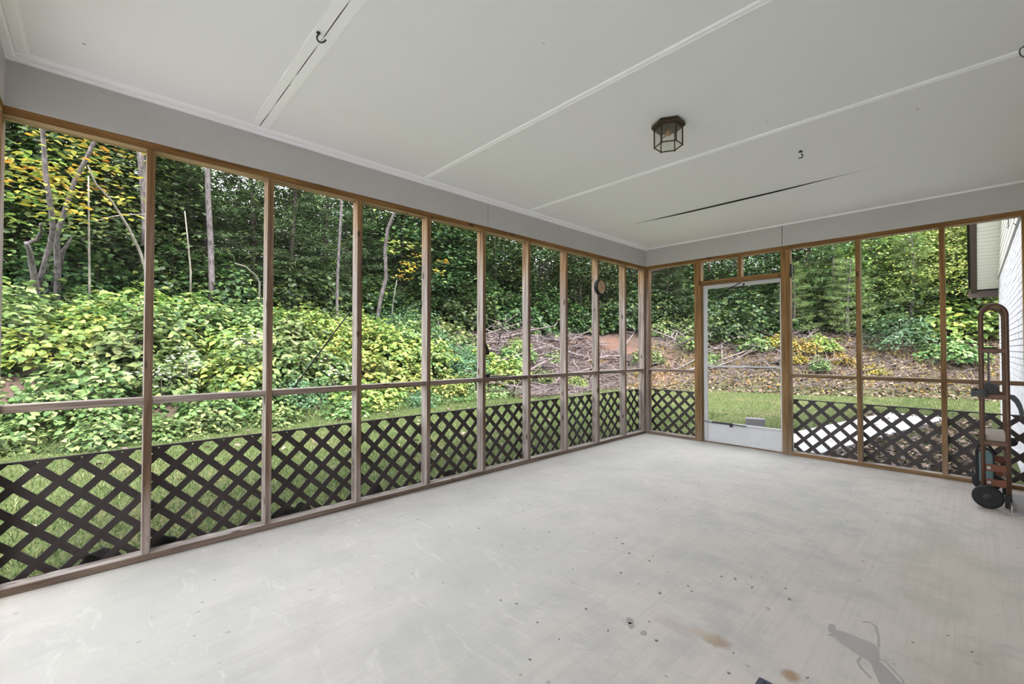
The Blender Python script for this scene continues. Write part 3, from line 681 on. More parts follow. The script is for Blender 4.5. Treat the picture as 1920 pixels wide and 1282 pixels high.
# black rod propped outside the third bay
o = MB().tube([(-0.102, 1.388, 1.46), (-0.104, 1.25, 1.27), (-0.108, 1.12, 1.085), (-0.103, 0.985, 0.895)], 0.0055, 8).build('black_cord', M['black'], smooth=True)
tag(o, 'thin black cord slanting across the third screen bay from post to rail', 'cord')
# rubber strap with a wide end
sg = empty('hanging_strap', (-0.05, 2.66, 1.54)); tag(sg, 'black rubber strap with a wide end hanging beside a post', 'strap')
MB().tube([(0, 0.0, 0.0), (0, 0.004, -0.06), (-0.01, 0.012, -0.16), (-0.01, 0.03, -0.27), (-0.01, 0.04, -0.32)], [0.008, 0.011, 0.010, 0.009, 0.010], 8).build('strap_length', M['rubber'], sg, smooth=True)
MB().prism([(0.028, -0.31), (0.052, -0.31), (0.075, -0.345), (0.092, -0.40), (0.085, -0.418), (0.045, -0.412), (0.022, -0.37), (0.020, -0.335)], 0, -0.018, -0.004).build('wide_end', M['rubber'], sg, bevel=0.003)
lt = empty('rail_latch', (-0.04, 2.70, 0.906)); tag(lt, 'black metal latch with a square wire loop on the middle rail', 'latch')
MB().box((-0.02, -0.02, 0), (0.02, 0.025, 0.035)).box((-0.012, 0.025, 0.002), (0.010, 0.29, 0.012)).build('bolt', M['black'], lt, bevel=0.003)
MB().tube([(0.042, -0.012, -0.04), (0.042, -0.012, -0.135), (0.042, 0.085, -0.135), (0.042, 0.085, -0.035)], 0.0045, 6).build('wire_loop', M['black'], lt)
br = empty('door_bracket', (1.786, L_+0.03, 2.06)); tag(br, 'small black bracket on the side of the right door post', 'bracket')
MB().box((-0.016, -0.01, -0.075), (-0.004, 0.02, 0.075)).build('back_plate', M['black'], br, bevel=0.002)
MB().tube([(-0.004, 0.0, 0.06), (0.016, 0.0, 0.055), (0.016, 0.0, -0.055), (-0.004, 0.0, -0.06)], 0.005, 6).build('loop', M['black'], br)
for k, (dy, lb) in enumerate(((0.0, 'upper dark stick wedged under the header beside the corner post'), (0.03, 'lower dark stick wedged under the header beside the corner post'))):
    o = MB().tube([(-0.06, 5.25+dy, 2.17), (-0.04, 5.36+dy*0.8, 2.24), (-0.02, 5.46+dy*0.5, 2.30)], 0.004, 6).build('wedged_stick', M['deadwood']); tag(o, lb, 'stick', 'wedged sticks')
# cable ends by the house
for pts, lb in (([(3.377, 2.33), (3.384, 2.32), (3.389, 2.305)], 'short black cable end nearest the soffit above the hand truck'),
                ([(3.398, 2.335), (3.396, 2.29), (3.393, 2.25), (3.386, 2.232)], 'longest black cable end hanging down under the header at right'),
                ([(3.424, 2.306), (3.432, 2.318), (3.441, 2.322), (3.449, 2.316)], 'arched black cable end against the white siding'),
                ([(3.424, 2.268), (3.431, 2.258), (3.438, 2.248)], 'short black cable end below the arched one')):
    o = MB().tube([(x, 5.74, z) for x, z in pts], 0.0032, 6).build('cable_end', M['black']); tag(o, lb, 'cable', 'cable ends by the house')
# doormat, only its corner in view
dm = empty('doormat', (3.0, 1.45, 0.0)); tag(dm, 'dark blue rubber doormat whose corner shows at the bottom edge', 'doormat')
MB().box((-0.37, -0.30, 0.0012), (0.42, 0.278, 0.008)).build('base', M['mat'], dm, bevel=0.003)
st = MB()
for i in range(30):
    for j in range(22):
        x, y = -0.352+i*0.026, 0.262-j*0.026; st.lathe([(0.0085, 0.008), (0.007, 0.013)], (x, y, 0), 2, 6)
o = st.build('studs', M['mat'], dm); tag(o, kind='stuff')

# hand truck
ht = empty('hand_truck', (3.275, 5.07, 0.0)); tag(ht, 'rusty brown hand truck with twin hoop frames and black wheels', 'hand truck')
def hobj(mb, name, mat, bevel=0.0, par=None, smooth=False):
    o = mb.build(name, mat, None, smooth=smooth, bevel=bevel); o.parent = par or ht
    o.matrix_parent_inverse = Matrix.Identity(4) if par else Matrix.Translation(-ht.location); return o
for y in (4.86, 5.29):
    xl, xr = 3.212, 3.340; xm = (xl+xr)/2; rr = (xr-xl)/2
    arc = [(xm-rr*math.cos(g), y, 1.432+0.078*math.sin(g)) for g in np.linspace(0, math.pi, 15)]
    fr = hobj(MB().tube([(xl, y, 0.10), (xl, y, 0.7)] + arc + [(xr, y, 0.7), (xr, y, 0.02)], 0.0135, 12), 'side_hoop', M['rust_steel'], smooth=True)
    for z in (1.168, 0.822, 0.477):
        hobj(MB().box((xl, y-0.012, z-0.018), (xr, y+0.012, z+0.014)), 'cross_bar', M['rust_steel'], 0.004)
    for z in (0.292, 0.182):
        tp = hobj(MB().box((xl, y-0.005, z-0.026), (xr, y+0.005, z+0.026)), 'tie_plate', M['rust_plate'], 0.003)
        hobj(MB().lathe([(0.011, -0.012), (0.013, -0.008), (0.013, -0.005)], (xl+0.028, y, z), 1, 10), 'bolt_head', M['zinc'], par=tp)
for z, x in ((1.168, 3.222), (0.822, 3.222), (0.477, 3.222), (0.18, 3.330), (0.36, 3.33)):
    hobj(MB().tube([(x, 4.86, z), (x, 5.29, z)], 0.010, 10), 'spreader', M['rust_steel'], smooth=True)
hobj(MB().box((3.216, 4.875, 0.49), (3.334, 5.275, 0.535)), 'pad', M['worn_pad'], 0.008)
hobj(MB().box((3.216, 4.95, 1.176), (3.30, 5.2, 1.194)), 'top_rest', M['rubber'], 0.004)
for y in (4.800, 5.352):
    wh = hobj(MB().lathe([(0.030, -0.022), (0.062, -0.024), (0.080, -0.020), (0.0835, -0.010), (0.0835, 0.010), (0.080, 0.020), (0.062, 0.024), (0.030, 0.022)], (3.232, y, 0.0845), 1, 32), 'wheel', M['rubber'], smooth=True)
    hobj(MB().lathe([(0.012, -0.030), (0.026, -0.027), (0.028, -0.020), (0.028, 0.020), (0.026, 0.027), (0.012, 0.030)], (3.232, y, 0.0845), 1, 16), 'hub', M['black'], par=wh)
hobj(MB().tube([(3.232, 4.79, 0.0845), (3.232, 5.36, 0.0845)], 0.009, 10), 'axle', M['iron'])
for y in (4.86, 5.29):
    hobj(MB().box((3.318, y-0.018, 0.012), (3.352, y+0.018, 0.105)), 'foot_bracket', M['black'], 0.004)
hobj(MB().box((3.350, 4.745, 0.002), (3.495, 5.37, 0.010)).box((3.344, 4.745, 0.002), (3.352, 5.37, 0.06)), 'toe_plate', M['zinc'], 0.002)
# belt guard behind the frame
g_ = [(3.190, 0.14), (3.190, 0.345), (3.200, 0.378), (3.222, 0.392), (3.245, 0.385), (3.265, 0.350), (3.268, 0.14)]
hobj(MB().prism(g_, 1, 5.06, 5.075), 'belt_guard', M['teal'], 0.003)
hobj(MB().tube([(x-0.004 if x < 3.23 else x+0.006, 5.062, z+0.012) for x, z in g_], 0.005, 6), 'guard_edging', M['rubber'])
bl = [(3.178, 0.12)] + [(3.178, 0.36), (3.190, 0.41), (3.215, 0.428), (3.248, 0.415), (3.268, 0.38), (3.285, 0.35)]
hobj(MB().tube([(x, 5.12, z) for x, z in bl], 0.008, 8), 'crawler_belt', M['rubber'])
# strap, ratchet and rod
band = [(3.20+0.047*math.cos(g), 4.86+0.050*math.sin(g)) for g in np.linspace(0, 2*math.pi, 20)]
vs = [(x, y, 0.822+0.004*math.sin(i)) for i, (x, y) in enumerate(band)] + [(x*1.0+0.0, y, 0.872+0.006*math.sin(i*1.3)) for i, (x, y) in enumerate(band)]
mb_ = MB().add(vs, [(i, i+1, i+21, i+20) for i in range(19)]); so_ = hobj(mb_, 'strap_loop', M['strap'])
sm = so_.modifiers.new('thick', 'SOLIDIFY'); sm.thickness = 0.004
hobj(MB().prism([(3.222, 0.842), (3.306, 0.835), (3.304, 0.895), (3.270, 0.912), (3.236, 0.922), (3.222, 0.90)], 1, 5.02, 5.10), 'folded_strap', M['strap'], 0.008)
hobj(MB().tube([(3.250, 5.08, 0.90), (3.252, 5.09, 1.165)], 0.006, 8), 'tension_rod', M['iron'])
cv = [(3.345, 0.845), (3.372, 0.842), (3.392, 0.815), (3.408, 0.77), (3.418, 0.715), (3.412, 0.69)]
vs = [(x, 4.86, z) for x, z in cv] + [(x+0.004, 4.91, z-0.002) for x, z in cv] + [(x-0.018, 4.86, z-0.030) for x, z in cv] + [(x-0.014, 4.91, z-0.032) for x, z in cv]
k = len(cv); fs = []
for i in range(k-1): fs += [(i, i+1, k+i+1, k+i), (2*k+i, 3*k+i, 3*k+i+1, 2*k+i+1), (i, 2*k+i, 2*k+i+1, i+1), (k+i, k+i+1, 3*k+i+1, 3*k+i)]
hobj(MB().add(vs, fs), 'strap_tail', M['strap'])
hobj(MB().lathe([(0.010, -0.03), (0.028, -0.026), (0.034, 0.0), (0.028, 0.026), (0.010, 0.03)], (3.360, 5.0, 0.48), 1, 14), 'ratchet', M['black'], smooth=True)

# ------------------------------------------------------------------ yard things
WA, WB = Vector((1.50, 6.25)), Vector((2.45, 11.2))
wd_ = (WB-WA).normalized(); wn = Vector((-wd_.y, wd_.x))
pw = empty('garden_path', (2.0, 9.0, -0.1)); tag(pw, kind='structure')
q = 0.0; ltot = (WB-WA).length
while q < ltot-0.2:
    ln = min(1.25, ltot-q); a = WA+wd_*q; b = WA+wd_*(q+ln-0.015)
    pl = [(a-wn*0.42), (b-wn*0.42), (b+wn*0.42), (a+wn*0.42)]
    wobj(pw, MB().prism([(p.x, p.y) for p in pl], 2, -0.2, -0.045+rnd.uniform(-.006, .006)), 'slab', M['path'], 0.01); q += ln
pt = empty('added_bounce_patio', (1.0, -4.0, -0.1)); tag(pt, kind='structure')  # unseen slabs, added behind the camera to bounce light onto the ceiling
for i in range(3):
    for j in range(4):
        wobj(pt, MB().box((-0.9+i*1.46, -6.6+j*1.52, -0.2), (-0.9+i*1.46+1.445, -6.6+j*1.52+1.505, -0.035)), 'slab', M['path'], 0.01)
bk = MB().box((-0.14, -0.07, 0), (0.14, 0.07, 0.13)).build('stone_block', M['block'], bevel=0.012); bk.location = (0.66, 7.95, -0.10); bk.rotation_euler = (0, 0, 0.25)
tag(bk, 'grey stone block lying on the lawn beyond the screen door', 'block')

# ------------------------------------------------------------------ plants
def unit(a): return a/np.maximum(np.linalg.norm(a, axis=-1, keepdims=True), 1e-9)
def leaves(P, N, T, L, W, fold=0.12):
    P, N, T = np.asarray(P, float), unit(np.asarray(N, float)), np.asarray(T, float)
    T = unit(T - N*(T*N).sum(-1, keepdims=True)); B = np.cross(N, T); L = np.asarray(L)[:, None]; W = np.asarray(W)[:, None]
    v = np.stack([P, P+T*L*.25+B*W*.5+N*W*fold, P+T*L*.65+B*W*.42+N*W*fold-N*L*.04, P+T*L-N*L*.16, P+T*L*.65-B*W*.42+N*W*fold-N*L*.04, P+T*L*.25-B*W*.5+N*W*fold], 1)
    return v.reshape(-1, 3)
def leaf_mesh(name, V, mat, extra=None):
    n = len(V)//6; me = bpy.data.meshes.new(name)
    b = np.arange(n)[:, None]*6
    f = np.stack([b+np.array([0, 1, 2, 3]), b+np.array([0, 3, 4, 5])], 1).reshape(-1, 4)
    me.vertices.add(len(V)); me.vertices.foreach_set('co', V.astype(np.float32).reshape(-1))
    me.loops.add(f.size); me.loops.foreach_set('vertex_index', f.reshape(-1).astype(np.int32))
    me.polygons.add(len(f)); me.polygons.foreach_set('loop_start', (np.arange(len(f))*4).astype(np.int32))
    me.polygons.foreach_set('loop_total', np.full(len(f), 4, np.int32))
    me.update(calc_edges=True); me.validate(); me.materials.append(mat); return me
G = nrg.normal; Un = nrg.uniform
def dome(n, r, h, l0, l1, up=0.9, tilt=0.35, wr=0.75, shell=0.5):
    u = unit(G(size=(n, 3))); u[:, 2] = np.abs(u[:, 2])
    lump = 1+0.22*np.sin(u[:, 0]*5+1)*np.sin(u[:, 1]*5+2)+0.15*np.sin(u[:, 2]*7+u[:, 0]*6)
    rad = (1-shell*Un(size=n)**2)*lump
    P = u*rad[:, None]*np.array([r, r, h]); N = u*0.55+np.array([0, 0, up])+G(size=(n, 3))*tilt
    T = u*np.array([1, 1, -0.2])+G(size=(n, 3))*0.7
    L = Un(l0, l1, n); return leaves(P, N, T, L, L*wr)
def stems(mb, n, r, h, rad=0.012):
    for k in range(n):
        g = rnd.uniform(0, 6.28); q = rnd.uniform(0.2, 0.7); mb.tube([(0, 0, -0.1), (q*r*.4*math.cos(g), q*r*.4*math.sin(g), h*.5), (q*r*math.cos(g), q*r*math.sin(g), h*.85)], [rad, rad*.8, rad*.4], 5)
    return mb
def proto_shrub(leafset, mat, n, r, h, l0, l1, **k):
    return dict(fol=leaf_mesh(leafset, dome(n, r, h, l0, l1, **k), LM[mat]), stem=stems(MB(), 6, r, h).mesh('stems', M['bark']))
def crown(ncl, R, z0, z1, per, l0, l1, spread=0.45, wr=0.6, droop=0.3, flat=1.0):
    P, N, T, L = [], [], [], []; cen = []
    for k in range(ncl):
        t = (k+0.5)/ncl; z = z0+(z1-z0)*t; rr = R*(0.35+0.9*math.sin(math.pi*min(1, 0.18+0.8*t)))*rnd.uniform(0.55, 1.05); g = k*2.4+rnd.uniform(-.4, .4)
        c = np.array([rr*math.cos(g), rr*math.sin(g), z]); cen.append(c)
        p = G(size=(per, 3))*np.array([spread, spread, spread*0.55*flat])+c; P.append(p)
        out = np.array([math.cos(g), math.sin(g), 0]); N.append(np.array([0, 0, 1.0])+out*0.45+G(size=(per, 3))*0.4)
        T.append(out+np.array([0, 0, -droop])+G(size=(per, 3))*0.7); L.append(Un(l0, l1, per))
    P, N, T, L = map(np.concatenate, (P, N, T, L)); return leaves(P, N, T, L, L*wr), cen
def trunk(mb, z, r, cen=(), bend=0.25, n=8):
    ph = rnd.uniform(0, 6); pts = [(bend*math.sin(ph+q*2.2)*q, bend*math.cos(ph+q*1.7)*q, -0.3+(z+0.3)*q) for q in np.linspace(0, 1, 8)]
    mb.tube(pts, [r*(1-0.75*q) for q in np.linspace(0, 1, 8)], n)
    for c in cen:
        zz = max(0.4, c[2]-0.5-0.3*rnd.random()); q = min(1, zz/z); b = (bend*math.sin(ph+q*2.2)*q, bend*math.cos(ph+q*1.7)*q, zz)
        mb.tube([b, ((b[0]+c[0])/2, (b[1]+c[1])/2, (zz+c[2])/2+0.1), tuple(c)], [r*.35, r*.22, r*.08], 5)
    return mb
def proto_tree(name, mat, bmat, h, r0, R, z0, z1, ncl, per, l0, l1, **k):
    V, cen = crown(ncl, R, z0, z1, per, l0, l1, **k)
    return dict(fol=leaf_mesh(name, V, LM[mat]), stem=trunk(MB(), h, r0, cen[::2]).mesh('trunk', M[bmat]))
def proto_cedar(name, mat, h, R, nb_, per, l0=0.10, l1=0.20, wr=0.13, droop=0.5, bmat='bark_dark', z0=0.5, w_top=0.15):
    P, N, T, L = [], [], [], []; mb = trunk(MB(), h, 0.09)
    for k in range(nb_):
        t = (k+rnd.random())/nb_; z = z0+(h-z0)*t; ln = R*(1-t*(1-w_top))*rnd.uniform(0.7, 1.1); g = k*2.4+rnd.uniform(-.5, .5)
        dirv = np.array([math.cos(g), math.sin(g), 0.15]); tip = dirv*ln+np.array([0, 0, z-droop*ln*0.35])
        mb.tube([(0, 0, z), tuple((dirv*ln*.5)+np.array([0, 0, z])), tuple(tip)], [0.022, 0.014, 0.005], 4)
        s = Un(0.12, 1.05, per); c = dirv*ln*s[:, None]+np.array([0, 0, 1])*(z-droop*ln*.35*s**2)[:, None]
        side = np.cross(dirv, [0, 0, 1.0]); off = G(size=per)*0.20*ln*(1.1-s*.7)
        p = c+side*off[:, None]+np.array([0, 0, 1])*(-np.abs(off)*droop*.5+G(size=per)*.05)[:, None]
        P.append(p); T.append(dirv*0.8+side*np.sign(off)[:, None]*0.6+np.array([0, 0, -droop])+G(size=(per, 3))*.35)
        N.append(np.array([0, 0, 1.0])+G(size=(per, 3))*.5); L.append(Un(l0, l1, per))
    P, N, T, L = map(np.concatenate, (P, N, T, L))
    return dict(fol=leaf_mesh(name, leaves(P, N, T, L, L*wr, 0.02), LM[mat]), stem=mb.mesh('trunk', M[bmat]))

PR = {
    'bush_green': [proto_shrub('leaves', 'green', 900, .75, .62, .09, .17), proto_shrub('leaves', 'green', 800, .65, .75, .08, .15)],
    'bush_lime': [proto_shrub('leaves', 'lime', 850, .70, .65, .09, .16), proto_shrub('leaves', 'lime', 700, .6, .6, .08, .15)],
    'bush_blue': [proto_shrub('leaves', 'blue', 1300, .7, .8, .06, .11, wr=.5)],
    'bush_dark': [proto_shrub('leaves', 'dark', 1400, .9, 1.1, .09, .15)],
    'bush_yellow': [proto_shrub('leaves', 'yellow', 420, .5, .5, .08, .14)],
    'tree_dark': [proto_tree('leaves', 'dark', 'bark_dark', 9.5, .13, 1.9, .6, 9.6, 46, 190, .11, .20, spread=.55),
                  proto_tree('leaves', 'dark', 'bark_dark', 8.5, .10, 1.6, .3, 8.6, 40, 190, .11, .20, spread=.5)],
    'tree_green': [proto_tree('leaves', 'green', 'bark', 7.0, .09, 1.7, .8, 7.2, 36, 200, .10, .17, spread=.5),
                   proto_tree('leaves', 'lime', 'bark', 6.5, .09, 1.7, 1.0, 6.8, 32, 190, .10, .17, spread=.5)],
    'cedar': [proto_cedar('needle_sprays', 'cedar', 8.5, 2.2, 80, 130), proto_cedar('needle_sprays', 'cedar', 7.0, 1.8, 70, 130)],
    'pine': [proto_cedar('needle_tufts', 'pine', 5.2, 1.9, 60, 150, .10, .17, .10, .15, 'bark', .3, .25), proto_cedar('needle_tufts', 'pine', 4.2, 1.7, 50, 150, .10, .17, .10, .1, 'bark', .25, .3)],
}
BAYS = [(-200, 275, 'first bay from left'), (275, 500, 'second bay from left'), (500, 668, 'third bay from left'), (668, 796, 'fourth bay from left'), (796, 900, 'fifth bay from left'),
        (900, 984, 'sixth bay from left'), (984, 1053, 'seventh bay from left'), (1053, 1112, 'eighth bay from left'), (1112, 1163, 'ninth bay from left'), (1163, 1210, 'last bay before the corner'),
        (1210, 1305, 'bay left of the door'), (1305, 1470, 'screen door'), (1470, 1608, 'bay right of the door'), (1608, 1767, 'second bay right of the door'), (1767, 2400, 'last bay at the right')]
PLANTS = []
def plant(kind, x, y, sc=1.0, var=None, rz=None, dz=0.0, look='', name='', cat='', group='', sz=None):
    u, v, z = project((x, y, 1.5))
    if z < 0.5 or u < (-120 if 'bush' in kind else -330) or u > (2000 if 'bush' in kind else 2150): return None   # the photograph shows nothing of it
    pr = PR[kind][(var if var is not None else rnd.randrange(99)) % len(PR[kind])]
    g = empty(name, (x, y, Hs(x, y)+dz), rnd.uniform(0, 6.28) if rz is None else rz)
    g.scale = (sc, sc, sz or sc)
    link('foliage', pr['fol'], None, g); link('trunk' if cat == 'tree' else 'stems', pr['stem'], None, g)
    PLANTS.append((g, look, cat, group)); return g
LOOK = {'bush_green': ('leafy_bush', 'broad-leaved green bank bush', 'shrub', 'green bushes on the bank'),
        'bush_lime': ('leafy_bush', 'yellow-green leafy bank bush', 'shrub', 'yellow-green bushes on the bank'),
        'bush_blue': ('leafy_bush', 'fine-leaved blue-green bank bush', 'shrub', 'blue-green bushes on the bank'),
        'bush_dark': ('undergrowth_bush', 'dark undergrowth bush', 'shrub', 'dark undergrowth bushes'),
        'bush_yellow': ('autumn_bush', 'small golden-leaved bank bush', 'shrub', 'golden bushes on the bank'),
        'tree_dark': ('forest_tree', 'dark leafy forest tree', 'tree', 'dark forest trees'),
        'tree_green': ('broadleaf_tree', 'lighter green broadleaf tree', 'tree', 'lighter green trees'),
        'cedar': ('cedar_tree', 'dark feathery cedar tree', 'tree', 'cedar trees'),
        'pine': ('young_pine', 'bright feathery young pine', 'tree', 'young pines')}
TOP = {'tree_dark': .54, 'tree_green': .68, 'cedar': .60}      # tree height cut to let more daylight into the porch: about five metres tall
def put(kind, x, y, sc=1.0, **k):
    nm, lk, ct, gr = LOOK[kind]
    if kind in TOP and 'sz' not in k: k['sz'] = sc*TOP[kind]; sc *= .9
    return plant(kind, x, y, sc, name=nm, look=lk, cat=ct, group=gr, **k)

# bank cover beyond the long wall: broad-leaved vines and bushes, yellow-green above, blue-green in drifts
for row, s in enumerate((-0.05, 0.5, 1.1, 1.8, 2.5, 3.3, 4.1)):
    y = -3.6+0.3*(row % 2)
    while y < 8.2:
        x = float(np.interp(y, FOOT[:5, 1], FOOT[:5, 0]))-s
        y_, x_ = y+rnd.uniform(-.25, .25), x+rnd.uniform(-.2, .2); r = rnd.random()
        kind = 'bush_green'
        if row >= 4 and r < .45 and y_ > -0.5: kind = 'bush_lime'
        elif row in (2, 3) and r < .22: kind = 'bush_lime'
        elif y_ > 2.2 and r < .34: kind = 'bush_blue'
        if y_ > 3.6 and r > .55: kind = 'bush_lime'
        if y_ > 5.8 and row > 3: kind = 'bush_blue' if r < .5 else 'bush_green'
        if row == 0 and y_ > 5: y += 0.9; continue
        if not (y_ < 0.4 and row in (2, 3) and r > .80):
            put(kind, x_, y_, rnd.uniform(.75, 1.1) if row > 1 else rnd.uniform(.45, .62)+.12*row, dz=-0.08)
        y += rnd.uniform(.72, .98)
# woods behind the long wall
for s0, kinds, step in ((5.6, ('bush_dark',), 1.0), (6.6, ('bush_dark', 'bush_dark', 'tree_dark', 'bush_dark'), 1.2), (8.0, ('tree_dark', 'cedar', 'tree_dark', 'tree_green'), 1.7), (10.0, ('tree_dark', 'tree_green', 'cedar'), 1.9), (12.5, ('tree_dark', 'cedar'), 2.0), (15.5, ('tree_dark',), 2.1)):
    y = -6.0
    while y < 13+s0:
        x = -4.9-s0+rnd.uniform(-.5, .5)
        if y > 9: x += (y-9)*0.55
        k = kinds[rnd.randrange(len(kinds))]
        if 1.6 < y < 8 and s0 in (6.6, 8.0): k = 'cedar' if s0 == 8.0 else 'bush_dark'
        if k == 'tree_green' and y > 3: k = 'cedar'
        put(k, x, y+rnd.uniform(-.4, .4), rnd.uniform(.85, 1.15) if k != 'bush_dark' else rnd.uniform(.9, 1.4), **({'var': 0} if k == 'tree_green' else {})); y += step*rnd.uniform(.85, 1.15)
for i in range(11):
    put('cedar', -11.6+rnd.uniform(-.4, .4), 1.4+i*0.95+rnd.uniform(-.2, .2), rnd.uniform(.95, 1.15), sz=rnd.uniform(.70, .80))
for y in (-1.5, 0.2):
    put('tree_dark', -12.5, y, 1.0, sz=.66)
# far side, beyond the end wall
def far(s, x):   # point a distance s behind the bank foot at x
    i = np.interp(x, FOOT[5:, 0], FOOT[5:, 1]); return x-0.25*s, float(i)+s
for s0, kinds, step in ((4.6, ('bush_dark', 'bush_green'), 1.0), (6.0, ('cedar', 'bush_dark', 'tree_dark'), 1.5), (8.0, ('tree_dark', 'tree_green', 'cedar'), 1.8), (10.5, ('tree_dark', 'tree_green'), 2.0), (13.5, ('tree_dark', 'tree_dark'), 2.2)):
    x = -4.2
    while x < 9.5:
        k = kinds[rnd.randrange(len(kinds))]
        if x > 0.6 and k in ('cedar', 'tree_dark') and s0 < 11: k = ('tree_green', 'tree_green', 'pine')[rnd.randrange(3)]
        px, py = far(s0, x); put(k, px, py, rnd.uniform(.85, 1.15) if k != 'bush_dark' else rnd.uniform(1., 1.5), **({'var': 1} if k == 'tree_green' and x > 0.4 and s0 < 9 else {})); x += step*rnd.uniform(.85, 1.15)
for x, s, k, sc in ((-1.2, 2.4, 'bush_green', .7), (-0.5, 2.6, 'bush_yellow', .8), (0.1, 2.2, 'bush_yellow', .8), (-0.1, 1.5, 'bush_yellow', .5), (0.5, 2.6, 'bush_lime', .7), (0.9, 1.9, 'bush_yellow', .6), (0.4, 1.3, 'bush_green', .45),
                    (1.2, 3.4, 'pine', .62), (1.9, 4.2, 'pine', .80), (-0.2, 3.9, 'pine', .62), (2.3, 2.5, 'bush_blue', 1.25), (2.7, 3.7, 'pine', .80), (3.5, 3.4, 'bush_lime', 1.4), (3.2, 1.8, 'bush_green', .9), (2.9, 4.8, 'tree_green', .70), (3.9, 4.4, 'tree_green', .74),
                    (4.6, 3.4, 'bush_green', 1.3), (5.4, 4.4, 'tree_green', .8), (1.6, 1.3, 'bush_yellow', .5), (-2.4, 1.6, 'bush_green', .6), (-3.0, 2.6, 'bush_green', .7), (-2.2, 3.2, 'bush_dark', 1.0), (-1.5, 3.6, 'bush_dark', 1.1), (0.9, 4.6, 'pine', .85), (2.2, 5.2, 'tree_green', .85), (1.4, 5.6, 'tree_green', .8), (3.3, 5.8, 'tree_green', .9), (4.4, 6.0, 'tree_green', .9)):
    px, py = far(s, x); put(k, px, py, sc, **({'var': 1} if k == 'tree_green' else {}))
# bushes on the brush bank at the corner
for x, y, k, sc in ((-6.7, 9.5, 'bush_green', .8), (-6.0, 8.6, 'bush_lime', .8), (-6.4, 11.0, 'bush_green', .55), (-5.6, 12.2, 'bush_yellow', .45), (-5.0, 10.3, 'bush_lime', .5), (-7.3, 10.2, 'bush_lime', .7), (-5.5, 9.4, 'bush_green', .55), (-4.4, 13.4, 'bush_green', .7), (-8.8, 11.5, 'bush_yellow', .6), (-4.2, 12.6, 'bush_yellow', .4)):
    put(k, x, y, sc)

# white aster clumps among the bank bushes
for k, (x, y, h, lb) in enumerate(((-5.35, 0.70, .55, 'low clump of white asters right of the first post'), (-5.55, 1.05, .65, 'taller clump of white asters in the second bay'), (-6.4, 2.1, .75, 'clump of white asters among the bushes in the third bay'), (-5.5, 3.4, .5, 'small clump of white asters in the fourth bay'))):
    g = empty('aster_clump', (x, y, Hs(x, y)))
    n = 150; c = np.repeat(np.stack([G(size=30)*.16, G(size=30)*.16, h+G(size=30)*.09], 1), 5, 0); ang = np.tile(np.arange(5)*1.2566, 30)
    T = np.stack([np.cos(ang), np.sin(ang), np.full(n, .15)], 1)
    link('flower_heads', leaf_mesh('petals', leaves(c, np.tile((0.3, 0, 1.), (n, 1)), T, np.full(n, .028), np.full(n, .015)), LM['white']), None, g)
    stems(MB(), 7, .22, h*1.1, .004).build('stems', M['bark_pale'], g); tag(g, lb, 'flowers', 'white aster clumps')
# individual bare and leafy saplings seen against the dark woods
def sap(name, pts, r0, r1, mat, label, leaf=None, cat='tree'):
    b = pts[0]; g = empty(name, b); q = [tuple(Vector(p)-Vector(b)) for p in pts]; n = len(q)
    r0 *= .78; r1 *= .78
    MB().tube([(q[0][0], q[0][1], -0.5)]+q, [r0*1.1]+[r0+(r1-r0)*i/(n-1) for i in range(n)], 8).build('trunk', M[mat], g, smooth=True)
    tag(g, label, cat, 'thin trunks along the bank'); return g
t1 = sap('forked_tree', [(-9.00, -0.87, 2.13), (-8.75, -0.87, 2.40), (-8.50, -0.90, 2.71), (-8.25, -0.91, 2.91), (-8.00, -0.93, 3.00)], .075, .04, 'bark', 'forked grey trunk low at the left, in the first bay')
MB().tube([tuple(Vector(p)-t1.location) for p in [(-9.00, -0.86, 2.28), (-8.75, -0.78, 2.66), (-8.50, -0.68, 3.08), (-8.25, -0.63, 3.34), (-8.00, -0.64, 3.62), (-7.75, -0.70, 4.15), (-7.50, -0.73, 4.88), (-7.25, -0.73, 5.14)]], [.045, .042, .042, .04, .04, .035, .03, .028], 8).build('branch', M['bark'], t1, smooth=True)
MB().tube([tuple(Vector(p)-t1.location) for p in [(-9.00, -1.01, 3.14), (-8.75, -0.86, 3.20), (-8.50, -0.79, 3.34), (-8.25, -0.79, 3.41)]], [.04, .035, .025, .015], 6).build('branch', M['bark'], t1, smooth=True)
t2 = sap('slim_tree', [(-9.40, -0.62, 2.34), (-9.15, -0.61, 2.79), (-8.90, -0.62, 3.37), (-8.65, -0.51, 3.75), (-8.40, -0.37, 4.33), (-8.15, -0.19, 4.80), (-7.90, -0.10, 5.03)], .07, .035, 'bark', 'slim tree leaning right with yellow leaf layers, in the first bay')
MB().tube([tuple(Vector(p)-t2.location) for p in [(-9.40, -0.61, 2.72), (-9.15, -0.54, 3.11), (-8.90, -0.41, 3.36)]], [.05, .035, .015], 6).build('branch', M['bark'], t2, smooth=True)
